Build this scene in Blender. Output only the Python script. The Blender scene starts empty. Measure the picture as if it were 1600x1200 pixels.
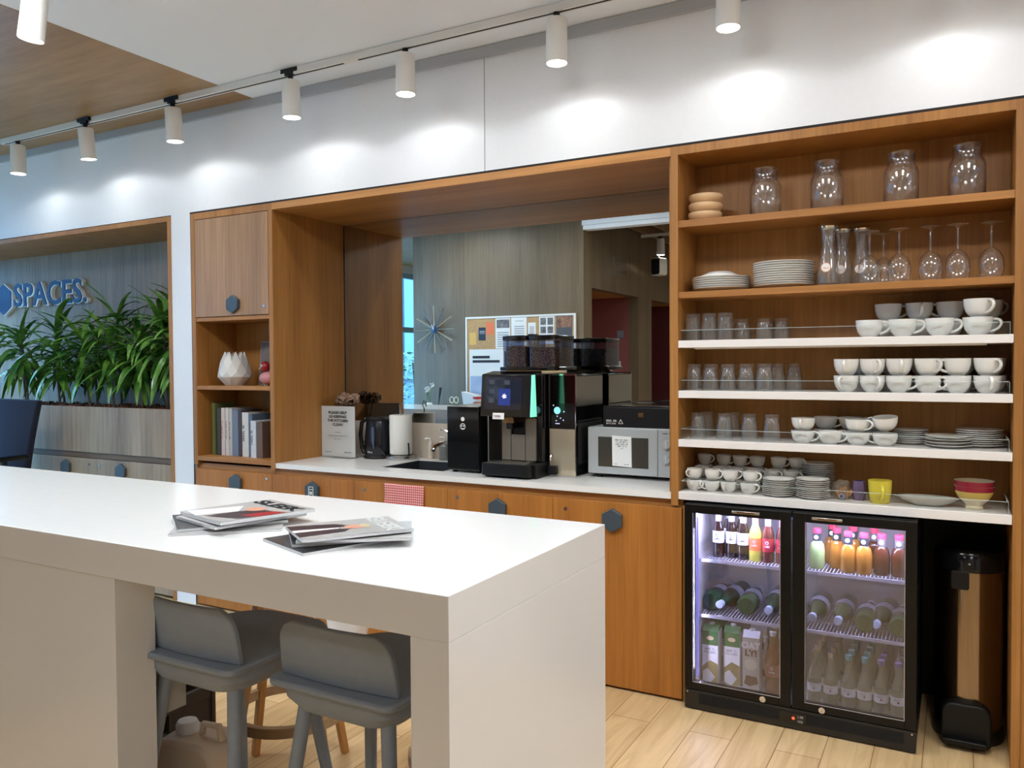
import bpy, bmesh, math, random
from mathutils import Vector, Matrix
random.seed(7)
PI = math.pi
sc = bpy.context.scene
COL = sc.collection

# ------------------------------------------------------------------ camera
cam_d = bpy.data.cameras.new('camera'); cam = bpy.data.objects.new('camera', cam_d); COL.objects.link(cam)
cam_d.sensor_fit = 'HORIZONTAL'; cam_d.sensor_width = 36.0; cam_d.lens = 36.0*1262.7/1600.0
cam_d.clip_start = 0.02; cam_d.clip_end = 200
yaw, pitch, roll = map(math.radians, (-28.903, -1.4123, -0.3514))
fwd = Vector((math.sin(yaw)*math.cos(pitch), math.cos(yaw)*math.cos(pitch), math.sin(pitch)))
right = Vector((math.cos(yaw), -math.sin(yaw), 0)); up = right.cross(fwd)
r2 = right*math.cos(roll)+up*math.sin(roll); u2 = -right*math.sin(roll)+up*math.cos(roll)
cam.matrix_world = Matrix(((r2.x, u2.x, -fwd.x, 0), (r2.y, u2.y, -fwd.y, 0), (r2.z, u2.z, -fwd.z, 1.454), (0, 0, 0, 1)))
sc.camera = cam

# ------------------------------------------------------------------ world, colour management
w = bpy.data.worlds.new('world'); sc.world = w; w.use_nodes = True
bg = w.node_tree.nodes['Background']; bg.inputs[0].default_value = (0.31, 0.58, 1.0, 1); bg.inputs[1].default_value = 12.0
sc.view_settings.view_transform = 'Standard'; sc.view_settings.look = 'None'
sc.view_settings.gamma = 1; sc.view_settings.use_curve_mapping = False
sc.view_settings.exposure = 1.62
sc.cycles.use_denoising = True
sc.cycles.max_bounces = 10; sc.cycles.transparent_max_bounces = 24; sc.cycles.glossy_bounces = 5
sc.cycles.caustics_reflective = False; sc.cycles.caustics_refractive = False
sc.cycles.sample_clamp_indirect = 4.0

def light(name, kind, loc, energy, color=(1, 1, 1), rot=(0, 0, 0), **kw):
    d = bpy.data.lights.new(name, kind); d.energy = energy; d.color = color
    for k, v in kw.items(): setattr(d, k, v)
    o = bpy.data.objects.new(name, d); COL.objects.link(o); o.location = loc; o.rotation_euler = rot
    return o
# the daylight that comes through the glass front on the left (portal guiding the sky light)
pl = light('window_daylight', 'AREA', (-7.45, -0.4, 1.5), 1, rot=(0, -PI/2, 0), shape='RECTANGLE', size=2.9, size_y=7.2)
pl.data.cycles.is_portal = True
# added fill lights, shaped as unseen ceiling panels over kitchen and rear room (their frames and diffusers are built with the ceiling)
FILL_PANELS = [(-1.2, 1.45, 8), (0.35, 1.45, 4), (1.9, 1.45, 8.5), (-4.6, 1.25, 8), (-2.9, 1.35, 8), (-1.6, -1.6, 5), (0.9, -1.6, 5), (-1.6, -3.4, 5), (0.9, -3.4, 5)]
for (x, y, e) in FILL_PANELS:
    light('fill_panel_light', 'AREA', (x, y, 2.93 if y > 0.42 else 3.215), e, (0.78, 0.90, 1.0), shape='SQUARE', size=0.55)

# ------------------------------------------------------------------ materials
MATS = {}
def newmat(name):
    m = bpy.data.materials.new(name); m.use_nodes = True
    nt = m.node_tree; b = nt.nodes['Principled BSDF']
    return m, nt, b
def lin(c):
    return tuple((v/12.92 if v <= 0.04045 else ((v+0.055)/1.055)**2.4) for v in c)
def rgb(r, g, b): return lin((r/255, g/255, b/255))+(1,)
def mat(name, col, rough=0.5, metal=0.0, spec=0.5, emit=None, es=1.0, coat=0.0, noise=0.0, bump=0.0, nscale=40, trans=0):
    if name in MATS: return MATS[name]
    m, nt, b = newmat(name)
    b.inputs['Base Color'].default_value = rgb(*col); b.inputs['Roughness'].default_value = rough
    b.inputs['Metallic'].default_value = metal; b.inputs['Specular IOR Level'].default_value = spec
    b.inputs['Coat Weight'].default_value = coat; b.inputs['Coat Roughness'].default_value = 0.05
    b.inputs['Transmission Weight'].default_value = trans
    tc = nt.nodes.new('ShaderNodeTexCoord'); n = nt.nodes.new('ShaderNodeTexNoise'); n.inputs['Scale'].default_value = nscale; n.inputs['Detail'].default_value = 4
    nt.links.new(tc.outputs['Object'], n.inputs['Vector'])
    mr = nt.nodes.new('ShaderNodeMapRange'); mr.inputs['To Min'].default_value = max(0.0, rough-0.04); mr.inputs['To Max'].default_value = min(1, rough+0.04)
    nt.links.new(n.outputs[0], mr.inputs[0]); nt.links.new(mr.outputs[0], b.inputs['Roughness'])
    if noise:
        mx = nt.nodes.new('ShaderNodeMix'); mx.data_type = 'RGBA'; mx.inputs['Factor'].default_value = 0.5
        c = rgb(*col); cr = nt.nodes.new('ShaderNodeValToRGB')
        cr.color_ramp.elements[0].position = 0.3; cr.color_ramp.elements[1].position = 0.7
        cr.color_ramp.elements[0].color = tuple(v*(1-noise) for v in c[:3])+(1,); cr.color_ramp.elements[1].color = tuple(min(1, v*(1+noise)) for v in c[:3])+(1,)
        nt.links.new(n.outputs[0], cr.inputs[0]); nt.links.new(cr.outputs[0], b.inputs['Base Color'])
    if bump:
        bp = nt.nodes.new('ShaderNodeBump'); bp.inputs['Strength'].default_value = bump; bp.inputs['Distance'].default_value = 0.002
        nt.links.new(n.outputs[0], bp.inputs['Height']); nt.links.new(bp.outputs[0], b.inputs['Normal'])
    if emit:
        b.inputs['Emission Color'].default_value = rgb(*emit); b.inputs['Emission Strength'].default_value = es
    MATS[name] = m; return m
def wood(name, light_c, dark_c, axis='z', rough=0.45, fine=1.0, shift=0.0):
    if name in MATS: return MATS[name]
    m, nt, b = newmat(name); L = nt.links.new
    tc = nt.nodes.new('ShaderNodeTexCoord')
    def noise(sc_across, sc_along, detail, rough_):
        mp = nt.nodes.new('ShaderNodeMapping'); s = {'x': (sc_along, sc_across, sc_across), 'y': (sc_across, sc_along, sc_across), 'z': (sc_across, sc_across, sc_along)}[axis]
        mp.inputs['Scale'].default_value = s; mp.inputs['Location'].default_value = (shift, shift*.7, shift*1.3)
        L(tc.outputs['Object'], mp.inputs['Vector'])
        n = nt.nodes.new('ShaderNodeTexNoise'); n.inputs['Scale'].default_value = 1; n.inputs['Detail'].default_value = detail; n.inputs['Roughness'].default_value = rough_
        L(mp.outputs[0], n.inputs['Vector']); return n.outputs[0]
    a = noise(70*fine, 2.2, 7, 0.7); c = noise(9*fine, 0.5, 3, 0.5); d = noise(240*fine, 6, 2, 0.5)
    ad = nt.nodes.new('ShaderNodeMath'); ad.operation = 'MULTIPLY_ADD'; ad.inputs[1].default_value = 0.55
    m2 = nt.nodes.new('ShaderNodeMath'); m2.operation = 'MULTIPLY'; m2.inputs[1].default_value = 0.45
    L(a, ad.inputs[0]); L(c, m2.inputs[0]); L(m2.outputs[0], ad.inputs[2])
    cr = nt.nodes.new('ShaderNodeValToRGB'); cr.color_ramp.elements[0].position = 0.34; cr.color_ramp.elements[1].position = 0.64
    cr.color_ramp.elements[0].color = rgb(*dark_c); cr.color_ramp.elements[1].color = rgb(*light_c)
    L(ad.outputs[0], cr.inputs[0]); L(cr.outputs[0], b.inputs['Base Color'])
    b.inputs['Roughness'].default_value = rough; b.inputs['Specular IOR Level'].default_value = 0.4
    bp = nt.nodes.new('ShaderNodeBump'); bp.inputs['Strength'].default_value = 0.12; bp.inputs['Distance'].default_value = 0.001
    L(d, bp.inputs['Height']); L(bp.outputs[0], b.inputs['Normal'])
    MATS[name] = m; return m
def glass(name, tint=(255, 255, 255), refl=1.0, rough=0.0, dens=0.0, dcol=(200, 200, 200), ior=1.45):
    """thin glass: fresnel mix of see-through and mirror reflection, optionally a faint body colour"""
    if name in MATS: return MATS[name]
    m = bpy.data.materials.new(name); m.use_nodes = True; nt = m.node_tree; nt.nodes.clear(); L = nt.links.new
    out = nt.nodes.new('ShaderNodeOutputMaterial'); tr = nt.nodes.new('ShaderNodeBsdfTransparent'); tr.inputs[0].default_value = rgb(*tint)
    gl = nt.nodes.new('ShaderNodeBsdfGlossy'); gl.inputs['Roughness'].default_value = rough
    fr = nt.nodes.new('ShaderNodeFresnel'); gm = nt.nodes.new('ShaderNodeNewGeometry'); mi = nt.nodes.new('ShaderNodeMapRange')
    mi.inputs['To Min'].default_value = ior; mi.inputs['To Max'].default_value = 1/ior; L(gm.outputs['Backfacing'], mi.inputs[0]); L(mi.outputs[0], fr.inputs['IOR'])
    mu = nt.nodes.new('ShaderNodeMath'); mu.operation = 'MULTIPLY'; mu.inputs[1].default_value = refl; mu.use_clamp = True
    L(fr.outputs[0], mu.inputs[0]); base = tr.outputs[0]
    if dens:
        df = nt.nodes.new('ShaderNodeBsdfDiffuse'); df.inputs[0].default_value = rgb(*dcol)
        m1 = nt.nodes.new('ShaderNodeMixShader'); m1.inputs[0].default_value = dens; L(tr.outputs[0], m1.inputs[1]); L(df.outputs[0], m1.inputs[2]); base = m1.outputs[0]
    mx = nt.nodes.new('ShaderNodeMixShader'); L(mu.outputs[0], mx.inputs[0]); L(base, mx.inputs[1]); L(gl.outputs[0], mx.inputs[2]); L(mx.outputs[0], out.inputs[0])
    MATS[name] = m; return m

OAK = wood('oak_vertical_grain', (178, 124, 64), (142, 93, 42), 'z')
OAKX = wood('oak_horizontal_grain', (182, 126, 66), (144, 92, 42), 'x')
OAKD = wood('oak_door_grain', (186, 122, 54), (150, 92, 36), 'z', shift=3.1)
OAKY = wood('oak_soffit_bounce_lit', (200, 142, 80), (164, 110, 54), 'x', shift=5)  # paler oak: bounce off the worktop put into the soffit colour
GREYOAK = wood('grey_oak_grain', (168, 146, 120), (120, 101, 80), 'z', fine=0.6, shift=1.7)
WALLOAK = wood('wall_oak_grain', (124, 107, 85), (97, 82, 62), 'z', fine=0.8, shift=9)
CEILOAK = wood('ceiling_oak_grain', (176, 140, 98), (138, 104, 66), 'x', fine=0.25, shift=2)
WHITEP = mat('white_wall_paint', (232, 233, 236), 0.42, noise=0.01)
CEILP = mat('white_ceiling_paint', (236, 239, 244), 0.7)
SOLIDW = mat('white_solid_surface', (222, 220, 218), 0.16, coat=0.0, spec=0.5)
WTOP = mat('white_worktop', (236, 234, 230), 0.22)
WSHELF = mat('white_shelf_laminate', (236, 230, 226), 0.35)
CERAM = mat('white_glazed_ceramic', (232, 230, 225), 0.14)
BLACK = mat('black_gloss_plastic', (14, 14, 16), 0.12)
BLACKM = mat('black_matt_plastic', (11, 10, 10), 0.5, spec=.35)
BLACKMET = mat('black_painted_metal', (10, 9, 8), 0.35, spec=.3)
STEEL = mat('brushed_steel', (190, 188, 184), 0.25, metal=1)
CHROME = mat('chrome', (225, 225, 228), 0.06, metal=1)
BRASS = mat('warm_metal', (150, 120, 84), 0.22, metal=1)
DKGREY = mat('dark_grey_lacquer', (62, 68, 72), 0.5)
WHITEPL = mat('white_plastic', (228, 226, 222), 0.4)
PAPER = mat('white_paper', (232, 232, 230), 0.7)
INK = mat('black_ink', (34, 34, 38), 0.7)
INKG = mat('grey_ink', (140, 142, 146), 0.7)
GL = glass('clear_thin_glass', (252, 253, 253), 1.6)
GLR = glass('clear_ribbed_glass', (252, 253, 253), 1.8, dens=0.045, dcol=(220, 222, 220))
GLG = glass('guard_glass', (253, 254, 254), 1.1)
GLEDGE = mat('polished_glass_edge', (205, 222, 218), 0.2)
GLW = glass('wine_glass_crystal', (253, 254, 254), 3.2, dens=0.04, dcol=(230, 230, 230))
GLD = glass('door_glass', (240, 240, 246), 2.2, ior=1.5)
STOOLG = mat('grey_stained_wood', (134, 142, 152), 0.55, noise=0.04)
STOOLW = wood('light_oak_stool', (206, 154, 92), (172, 118, 62), 'z', shift=4)

# ------------------------------------------------------------------ mesh helpers
def BM(): return bmesh.new()
def box(bm, x0, x1, y0, y1, z0, z1):
    vs = [bm.verts.new(p) for p in ((x0, y0, z0), (x1, y0, z0), (x1, y1, z0), (x0, y1, z0), (x0, y0, z1), (x1, y0, z1), (x1, y1, z1), (x0, y1, z1))]
    for f in ((0, 3, 2, 1), (4, 5, 6, 7), (0, 1, 5, 4), (1, 2, 6, 5), (2, 3, 7, 6), (3, 0, 4, 7)): bm.faces.new([vs[i] for i in f])
    return vs
def B(x0, x1, y0, y1, z0, z1):
    bm = BM(); box(bm, x0, x1, y0, y1, z0, z1); return bm
def lathe(bm, prof, cx=0, cy=0, n=24, cz=0, mtx=None):
    rings = []
    for r, z in prof:
        if r < 1e-6:
            v = Vector((cx, cy, z+cz)); v = mtx @ v if mtx else v; rings.append([bm.verts.new(v)])
        else:
            ring = []
            for i in range(n):
                a = 2*PI*i/n; v = Vector((cx+r*math.cos(a), cy+r*math.sin(a), z+cz)); v = mtx @ v if mtx else v
                ring.append(bm.verts.new(v))
            rings.append(ring)
    for a, b in zip(rings, rings[1:]):
        if len(a) == 1 and len(b) == 1: continue
        for i in range(n):
            j = (i+1) % n
            if len(a) == 1: bm.faces.new((a[0], b[j], b[i]))
            elif len(b) == 1: bm.faces.new((a[i], a[j], b[0]))
            else: bm.faces.new((a[i], a[j], b[j], b[i]))
def Lz(prof, n=24, cx=0, cy=0, cz=0, mtx=None):
    bm = BM(); lathe(bm, prof, cx, cy, n, cz, mtx); return bm
def cyl(bm, cx, cy, z0, z1, r0, r1=None, n=20, mtx=None):
    r1 = r0 if r1 is None else r1
    lathe(bm, [(0, z0), (r0, z0), (r1, z1), (0, z1)], cx, cy, n, 0, mtx)
def tube(bm, pts, r, n=8, caps=True, flat=1.0):
    pts = [Vector(p) for p in pts]; R = r if isinstance(r, (list, tuple)) else [r]*len(pts)
    t0 = (pts[1]-pts[0]).normalized(); ref = Vector((0, 0, 1)) if abs(t0.z) < 0.9 else Vector((0, 1, 0))
    u = t0.cross(ref).normalized(); rings = []
    for i, p in enumerate(pts):
        t = (pts[min(i+1, len(pts)-1)]-pts[max(i-1, 0)]).normalized()
        u = (u-t*u.dot(t)).normalized(); v = t.cross(u)
        rings.append([bm.verts.new(p+(u*math.cos(2*PI*k/n)*flat+v*math.sin(2*PI*k/n))*R[i]) for k in range(n)])
    for a, b in zip(rings, rings[1:]):
        for k in range(n): bm.faces.new((a[k], a[(k+1) % n], b[(k+1) % n], b[k]))
    if caps: bm.faces.new(rings[0][::-1]); bm.faces.new(rings[-1])
def T(pts, r, n=8, flat=1.0):
    bm = BM(); tube(bm, pts, r, n, True, flat); return bm
def prism(bm, pts, d0, d1, plane='xz'):
    """polygon in a plane, extruded between d0 and d1 along the plane's normal axis"""
    def P(p, d):
        return {'xz': (p[0], d, p[1]), 'xy': (p[0], p[1], d), 'yz': (d, p[0], p[1])}[plane]
    a = [bm.verts.new(P(p, d0)) for p in pts]; b = [bm.verts.new(P(p, d1)) for p in pts]; n = len(pts)
    bm.faces.new(a); bm.faces.new(b[::-1])
    for i in range(n): bm.faces.new((a[i], b[i], b[(i+1) % n], a[(i+1) % n]))
def PR(pts, d0, d1, plane='xz'):
    bm = BM(); prism(bm, pts, d0, d1, plane); return bm
def rrect(x0, x1, z0, z1, r, n=5, rs=None):
    out = []; rs = rs or (r, r, r, r)
    for (cx, cz, a0, rr) in ((x1-rs[0], z1-rs[0], 0, rs[0]), (x0+rs[1], z1-rs[1], PI/2, rs[1]), (x0+rs[2], z0+rs[2], PI, rs[2]), (x1-rs[3], z0+rs[3], 1.5*PI, rs[3])):
        for i in range(n+1): a = a0+PI/2*i/n; out.append((cx+rr*math.cos(a), cz+rr*math.sin(a)))
    return out
def obj(name, bm, m, parent=None, bevel=0, smooth=35, loc=None, label=None):
    if isinstance(bm, bpy.types.Mesh): me = bm
    else:
        bmesh.ops.recalc_face_normals(bm, faces=bm.faces)
        me = bpy.data.meshes.new(name); bm.to_mesh(me); bm.free()
        me.materials.append(m)
        if smooth:
            me.polygons.foreach_set('use_smooth', [True]*len(me.polygons)); me.set_sharp_from_angle(angle=math.radians(smooth))
    o = bpy.data.objects.new(name, me); COL.objects.link(o)
    if parent: o.parent = parent
    if loc: o.location = loc
    if bevel:
        bv = o.modifiers.new('bevel', 'BEVEL'); bv.width = bevel; bv.segments = 2; bv.limit_method = 'ANGLE'; bv.angle_limit = math.radians(40)
        bv.harden_normals = False
    if label: o['label'] = label
    return o
def tag(o, label, cat, group=None):
    o['label'] = label; o['category'] = cat
    if group: o['group'] = group
    return o
def thing(name, label, cat, loc=(0, 0, 0), rotz=0, group=None):
    o = bpy.data.objects.new(name, None); COL.objects.link(o); o.empty_display_size = 0.05
    o.location = loc; o.rotation_euler = (0, 0, rotz); return tag(o, label, cat, group)
def struct(name, bm, m, bevel=0, parent=None):
    o = obj(name, bm, m, parent, bevel)
    if not parent: o['kind'] = 'structure'
    return o
def kids(o): return [c for c in COL.objects if c.parent is o]
PROTO_KIDS = {}
def dup(root, loc, rot=(0, 0, 0), label=None, group=None, scale=None):
    key = root.name
    if key not in PROTO_KIDS: PROTO_KIDS[key] = [(c, kids(c)) for c in kids(root)]
    r = root.copy(); COL.objects.link(r); r.location = loc; r.rotation_euler = rot
    if scale: r.scale = scale
    if label: r['label'] = label
    if group: r['group'] = group
    for c, gs in PROTO_KIDS[key]:
        d = c.copy(); COL.objects.link(d); d.parent = r
        for g in gs:
            e = g.copy(); COL.objects.link(e); e.parent = d
    return r
class Proto:
    """first call places the prototype itself, later calls place copies of it"""
    def __init__(s, root): s.root = root; s.used = False
    def put(s, loc, rot=(0, 0, 0), label=None, group=None, scale=None):
        if not s.used:
            s.used = True; r = s.root; r.location = loc; r.rotation_euler = rot
            if label: r['label'] = label
            if group: r['group'] = group
            if scale: r.scale = scale
            PROTO_KIDS[r.name] = [(c, kids(c)) for c in kids(r)]
            return r
        return dup(s.root, loc, rot, label, group, scale)
def text_mesh(body, size, depth=0.0006, bold=0.0, align='CENTER', sx=1.0):
    cu = bpy.data.curves.new('text', 'FONT'); cu.body = body; cu.size = size; cu.extrude = depth; cu.offset = bold
    cu.align_x = align; cu.resolution_u = 3; cu.space_line = 0.85
    o = bpy.data.objects.new('t', cu); COL.objects.link(o); bpy.context.view_layer.update()
    me = bpy.data.meshes.new_from_object(o.evaluated_get(bpy.context.evaluated_depsgraph_get()))
    bpy.data.objects.remove(o); bpy.data.curves.remove(cu)
    return me
def text(name, body, size, m, parent, M, depth=0.0006, bold=0.0, align='CENTER', sx=1.0):
    """lettering in the xz plane (facing -y) before M is applied"""
    me = text_mesh(body, size, depth, bold, align)
    me.transform(Matrix.Scale(sx, 4, (1, 0, 0))); me.transform(Matrix.Rotation(PI/2, 4, 'X')); me.transform(M)
    me.materials.clear(); me.materials.append(m)
    return obj(name, me, m, parent)
def TR(x, y, z, rz=0): return Matrix.Translation((x, y, z)) @ Matrix.Rotation(rz, 4, 'Z')
def glyphs(bm, x0, x1, z, h, y=0.0, seed=0, d=0.0004, word=5):
    """a row of tiny letter-like marks facing -y"""
    rnd = random.Random(seed); x = x0; k = 0; wl = rnd.randint(3, word+2)
    while x < x1-h*0.4:
        ww = h*rnd.uniform(0.45, 0.75); s = h*0.2; t = rnd.randint(0, 3)
        if x+ww > x1: break
        box(bm, x, x+s, y-d, y, z, z+h)
        if t != 1: box(bm, x+s, x+ww, y-d, y, z+h-s, z+h)
        if t != 2: box(bm, x+s, x+ww, y-d, y, z, z+s)
        if t == 0: box(bm, x+s, x+ww, y-d, y, z+h*0.4, z+h*0.6)
        if t == 3: box(bm, x+ww-s, x+ww, y-d, y, z+s, z+h-s)
        x += ww+h*0.22; k += 1
        if k == wl: x += h*0.5; k = 0; wl = rnd.randint(3, word+2)
ORD = ['first', 'second', 'third', 'fourth', 'fifth', 'sixth', 'seventh', 'eighth', 'ninth', 'tenth', 'eleventh', 'twelfth', 'thirteenth', 'fourteenth', 'fifteenth', 'sixteenth']

# ================================================================== THE SETTING
FLOORM, nt, b = newmat('oak_plank_floor'); L = nt.links.new
tc = nt.nodes.new('ShaderNodeTexCoord'); sp = nt.nodes.new('ShaderNodeSeparateXYZ'); L(tc.outputs['Object'], sp.inputs[0])
ax = nt.nodes.new('ShaderNodeMath'); ax.operation = 'ADD'; ax.inputs[1].default_value = 1.083+0.163*60; L(sp.outputs['X'], ax.inputs[0])
cb = nt.nodes.new('ShaderNodeCombineXYZ'); L(sp.outputs['Y'], cb.inputs['X']); L(ax.outputs[0], cb.inputs['Y'])
br = nt.nodes.new('ShaderNodeTexBrick'); br.offset = 0.37; br.offset_frequency = 2; br.squash = 1
br.inputs['Scale'].default_value = 1; br.inputs['Brick Width'].default_value = 1.55; br.inputs['Row Height'].default_value = 0.163; br.inputs['Mortar Size'].default_value = 0.0016; br.inputs['Mortar Smooth'].default_value = 0.1; br.inputs['Bias'].default_value = 0
br.inputs['Color1'].default_value = rgb(222, 190, 142); br.inputs['Color2'].default_value = rgb(200, 166, 118); br.inputs['Mortar'].default_value = rgb(140, 100, 60)
L(cb.outputs[0], br.inputs['Vector'])
mp = nt.nodes.new('ShaderNodeMapping'); mp.inputs['Scale'].default_value = (26, 2.2, 1); L(tc.outputs['Object'], mp.inputs[0])
nz = nt.nodes.new('ShaderNodeTexNoise'); nz.inputs['Scale'].default_value = 1; nz.inputs['Detail'].default_value = 7; nz.inputs['Distortion'].default_value = 1.2; L(mp.outputs[0], nz.inputs[0])
crf = nt.nodes.new('ShaderNodeValToRGB'); crf.color_ramp.elements[0].position = 0.3; crf.color_ramp.elements[1].position = 0.62
crf.color_ramp.elements[0].color = (0.72, 0.66, 0.58, 1); crf.color_ramp.elements[1].color = (1, 1, 1, 1); L(nz.outputs[0], crf.inputs[0])
mxf = nt.nodes.new('ShaderNodeMix'); mxf.data_type = 'RGBA'; mxf.blend_type = 'MULTIPLY'; mxf.inputs['Factor'].default_value = 0.8
L(br.outputs['Color'], mxf.inputs['A']); L(crf.outputs[0], mxf.inputs['B']); L(mxf.outputs['Result'], b.inputs['Base Color'])
b.inputs['Roughness'].default_value = 0.42
struct('floor', B(-7.6, 3.2, -4.6, 4.2, -0.1, 0), FLOORM)
struct('ceiling', B(-3.5, 3.2, 0.42, 3.35, 2.965, 3.1), CEILP)
struct('ceiling.001', B(-7.6, -3.5, 0.3, 3.35, 2.963, 3.1), CEILOAK)
rear = B(-3.309, 3.2, -4.6, 0.30, 3.25, 3.35)
struct('ceiling.002', rear, mat('dark_oak_ceiling', (92, 76, 60), 0.6))
struct('ceiling.003', B(-7.6, -3.43, -4.6, 0.30, 2.963, 3.35), CEILOAK)
# white drop beam at the edge of the white ceiling (seen in the mirror), in two steps
bm = BM(); box(bm, -3.309, 3.2, 0.30, 0.42, 2.80, 3.25); box(bm, -3.309, 3.2, 0.42, 0.45, 2.84, 2.965); struct('trim_4', bm, CEILP)
# hanging oak ceiling slats of the rear room
for k in range(9):
    x = -3.14+0.27*k
    o = struct('trim_%d' % (20+k), B(x-0.02, x+0.02, -4.5, 0.29, 2.93, 3.25), wood('slat_oak', (140, 112, 84), (104, 82, 60), 'y'))
# back wall: one wall with two openings
bm = BM()
box(bm, -7.6, 3.2, 3.35, 3.45, 2.378, 3.1)          # fascia
box(bm, -4.231, -4.055, 3.35, 4.1, 0, 2.378)         # white column between the recesses
box(bm, 0.222, 3.2, 3.35, 4.1, 0, 2.378)             # right of the shelving
box(bm, -7.6, 3.2, 4.1, 4.2, 0, 2.378)               # back of the recesses
box(bm, -7.6, 3.2, 3.45, 4.2, 2.378, 2.46)           # top of the recesses
struct('wall_back', bm, WHITEP)
struct('trim_1', B(-1.992, -1.989, 3.3492, 3.352, 2.378, 2.93), mat('shadow_joint', (120, 122, 124), 0.8))
bm = BM(); box(bm, -4.06, 3.2, 3.3485, 3.352, 2.3685, 2.379); box(bm, -4.058, -4.0515, 3.3485, 3.352, 0, 2.37); struct('trim_2', bm, mat('dark_shadow_gap', (36, 28, 24), 0.8))  # dark strips: shade of the gap put into their colour
struct('trim_3', B(-7.4, 3.1, 3.325, 3.35, 2.915, 2.963), mat('cove_gap_shade_grey', (176, 178, 182), 0.6))  # grey strip stands in for the shaded gap below the ceiling
# left glass front: window_1 (wall of glass) with its frame
struct('wall_left', B(-7.6, -7.4, -4.6, 4.2, 2.86, 3.3), WHITEP)
FRM = mat('window_frame_blue_grey', (150, 172, 184), 0.4)
bm = BM()
for y in (-4.5, -3.1, -1.7, -0.3, 1.1, 2.5, 4.08): box(bm, -7.5, -7.42, y-0.03, y+0.03, 0.0, 2.86)
for z in (0.0, 1.95, 2.78): box(bm, -7.5, -7.42, -4.5, 4.1, z, z+0.08)
wf = struct('window_1', bm, FRM)
obj('pane', B(-7.465, -7.455, -4.5, 4.1, 0.08, 2.8), glass('window_glass', (235, 245, 245), 0.8), wf)
struct('wall_right', B(3.1, 3.2, -4.6, 4.2, 0, 3.3), WHITEP)
struct('wall_front', B(-7.6, 3.2, -4.7, -4.6, 0, 3.35), mat('white_rear_wall', (196, 186, 176), 0.7))
# oak clad wall block that the mirror shows: clock wall (faces the kitchen) and the passage wall behind it
bm = BM()
box(bm, -5.41, -3.309, 0.30, 0.41, 0, 2.965); struct('wall_clock_side', bm, WALLOAK)
bm = BM()
box(bm, -3.43, -3.309, 0.20, 0.30, 0, 3.25); box(bm, -3.43, -3.309, -1.65, -1.18, 0, 3.25); box(bm, -3.43, -3.309, -4.6, -2.85, 0, 3.25)
box(bm, -3.43, -3.309, -1.18, 0.20, 2.235, 3.25); box(bm, -3.43, -3.309, -2.85, -1.65, 2.235, 3.25)
struct('wall_passage', bm, WALLOAK)
struct('trim_5', B(-4.731-0.002, -4.731+0.002, 0.4095, 0.4115, 0, 2.96), mat('shadow_joint_oak', (96, 80, 62), 0.8))
REDW = mat('dark_red_wall_paint', (150, 84, 84), 0.6)
bm = BM(); box(bm, -5.41, -3.43, -1.28, -1.18, 0, 2.235); box(bm, -5.41, -5.31, -1.18, 0.30, 0, 2.235); struct('wall_red', bm, REDW)
struct('ceiling.004', B(-5.41, -3.43, -1.28, 0.30, 2.235, 2.30), wood('soffit_oak_warm', (190, 136, 80), (150, 100, 52), 'x'))
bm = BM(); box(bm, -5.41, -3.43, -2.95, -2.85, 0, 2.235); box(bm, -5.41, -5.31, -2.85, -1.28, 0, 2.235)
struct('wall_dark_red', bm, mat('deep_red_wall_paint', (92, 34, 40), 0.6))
struct('ceiling.005', B(-5.41, -3.43, -2.95, -1.65, 2.235, 2.30), MATS['soffit_oak_warm'])
# unseen panel bodies for the added fill lights
for i, (x, y, e_) in enumerate(FILL_PANELS):
    z = 2.963 if y > 0.42 else 3.249 if x > -3.3 else 2.963
    t = thing('fill_light_panel', 'added square fill light panel %s' % ['above the right half of the island', 'above the floor right of the island', 'farthest right over the kitchen', 'in the oak ceiling by the glass front', 'above the left half of the island', 'over the rear room near the passage', 'over the rear room, middle', 'at the far rear near the passage', 'at the far rear, middle'][i], 'light', (x, y, z), group='added square fill light panels')
    obj('frame', B(-0.30, 0.30, -0.30, 0.30, -0.022, 0), WHITEPL, t)
    obj('diffuser', B(-0.275, 0.275, -0.275, 0.275, -0.027, -0.0225), mat('lit_diffuser', (255, 250, 240), 0.5, emit=(255, 246, 232), es=3.0), t)

# ================================================================== KITCHEN JOINERY
# tall cabinet on the left of the alcove
t = thing('tall_cabinet', 'tall oak cabinet with a hexagon-handled door and open shelves left of the mirror alcove', 'cabinet', (0, 0, 0))
bm = BM()
box(bm, -4.05, -4.018, 3.345, 3.95, 0.86, 2.368); box(bm, -3.414, -3.383, 3.345, 3.95, 0.86, 2.368)
box(bm, -4.018, -3.414, 3.345, 3.95, 2.330, 2.368); box(bm, -4.018, -3.414, 3.66, 3.68, 0.86, 2.33)
obj('carcass', bm, OAK, t, 0.0012)
obj('shelf', B(-4.018, -3.414, 3.35, 3.66, 1.720, 1.742), OAKX, t, 0.001)
obj('shelf', B(-4.018, -3.414, 3.348, 3.66, 1.312, 1.335), OAKX, t, 0.001)
obj('shelf', B(-4.018, -3.414, 3.345, 3.66, 0.885, 0.912), OAKX, t, 0.001)
DOORW = wood('oak_door_pale', (182, 142, 106), (142, 108, 76), 'z', shift=6)
dr = obj('door', B(-4.014, -3.417, 3.344, 3.364, 1.746, 2.326), DOORW, t, 0.001)
def hexpts(cx, cz, r):
    return [(cx+r*math.sin(PI/3*k)*1.0, cz+r*math.cos(PI/3*k)) for k in range(6)]
HEXM = mat('slate_grey_lacquer', (66, 76, 84), 0.45)
def hexhandle(cx, cz, y, parent, r=0.053):
    return obj('handle', PR(hexpts(cx, cz, r), y-0.022, y, 'xz'), HEXM, parent, 0.0025)
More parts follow.
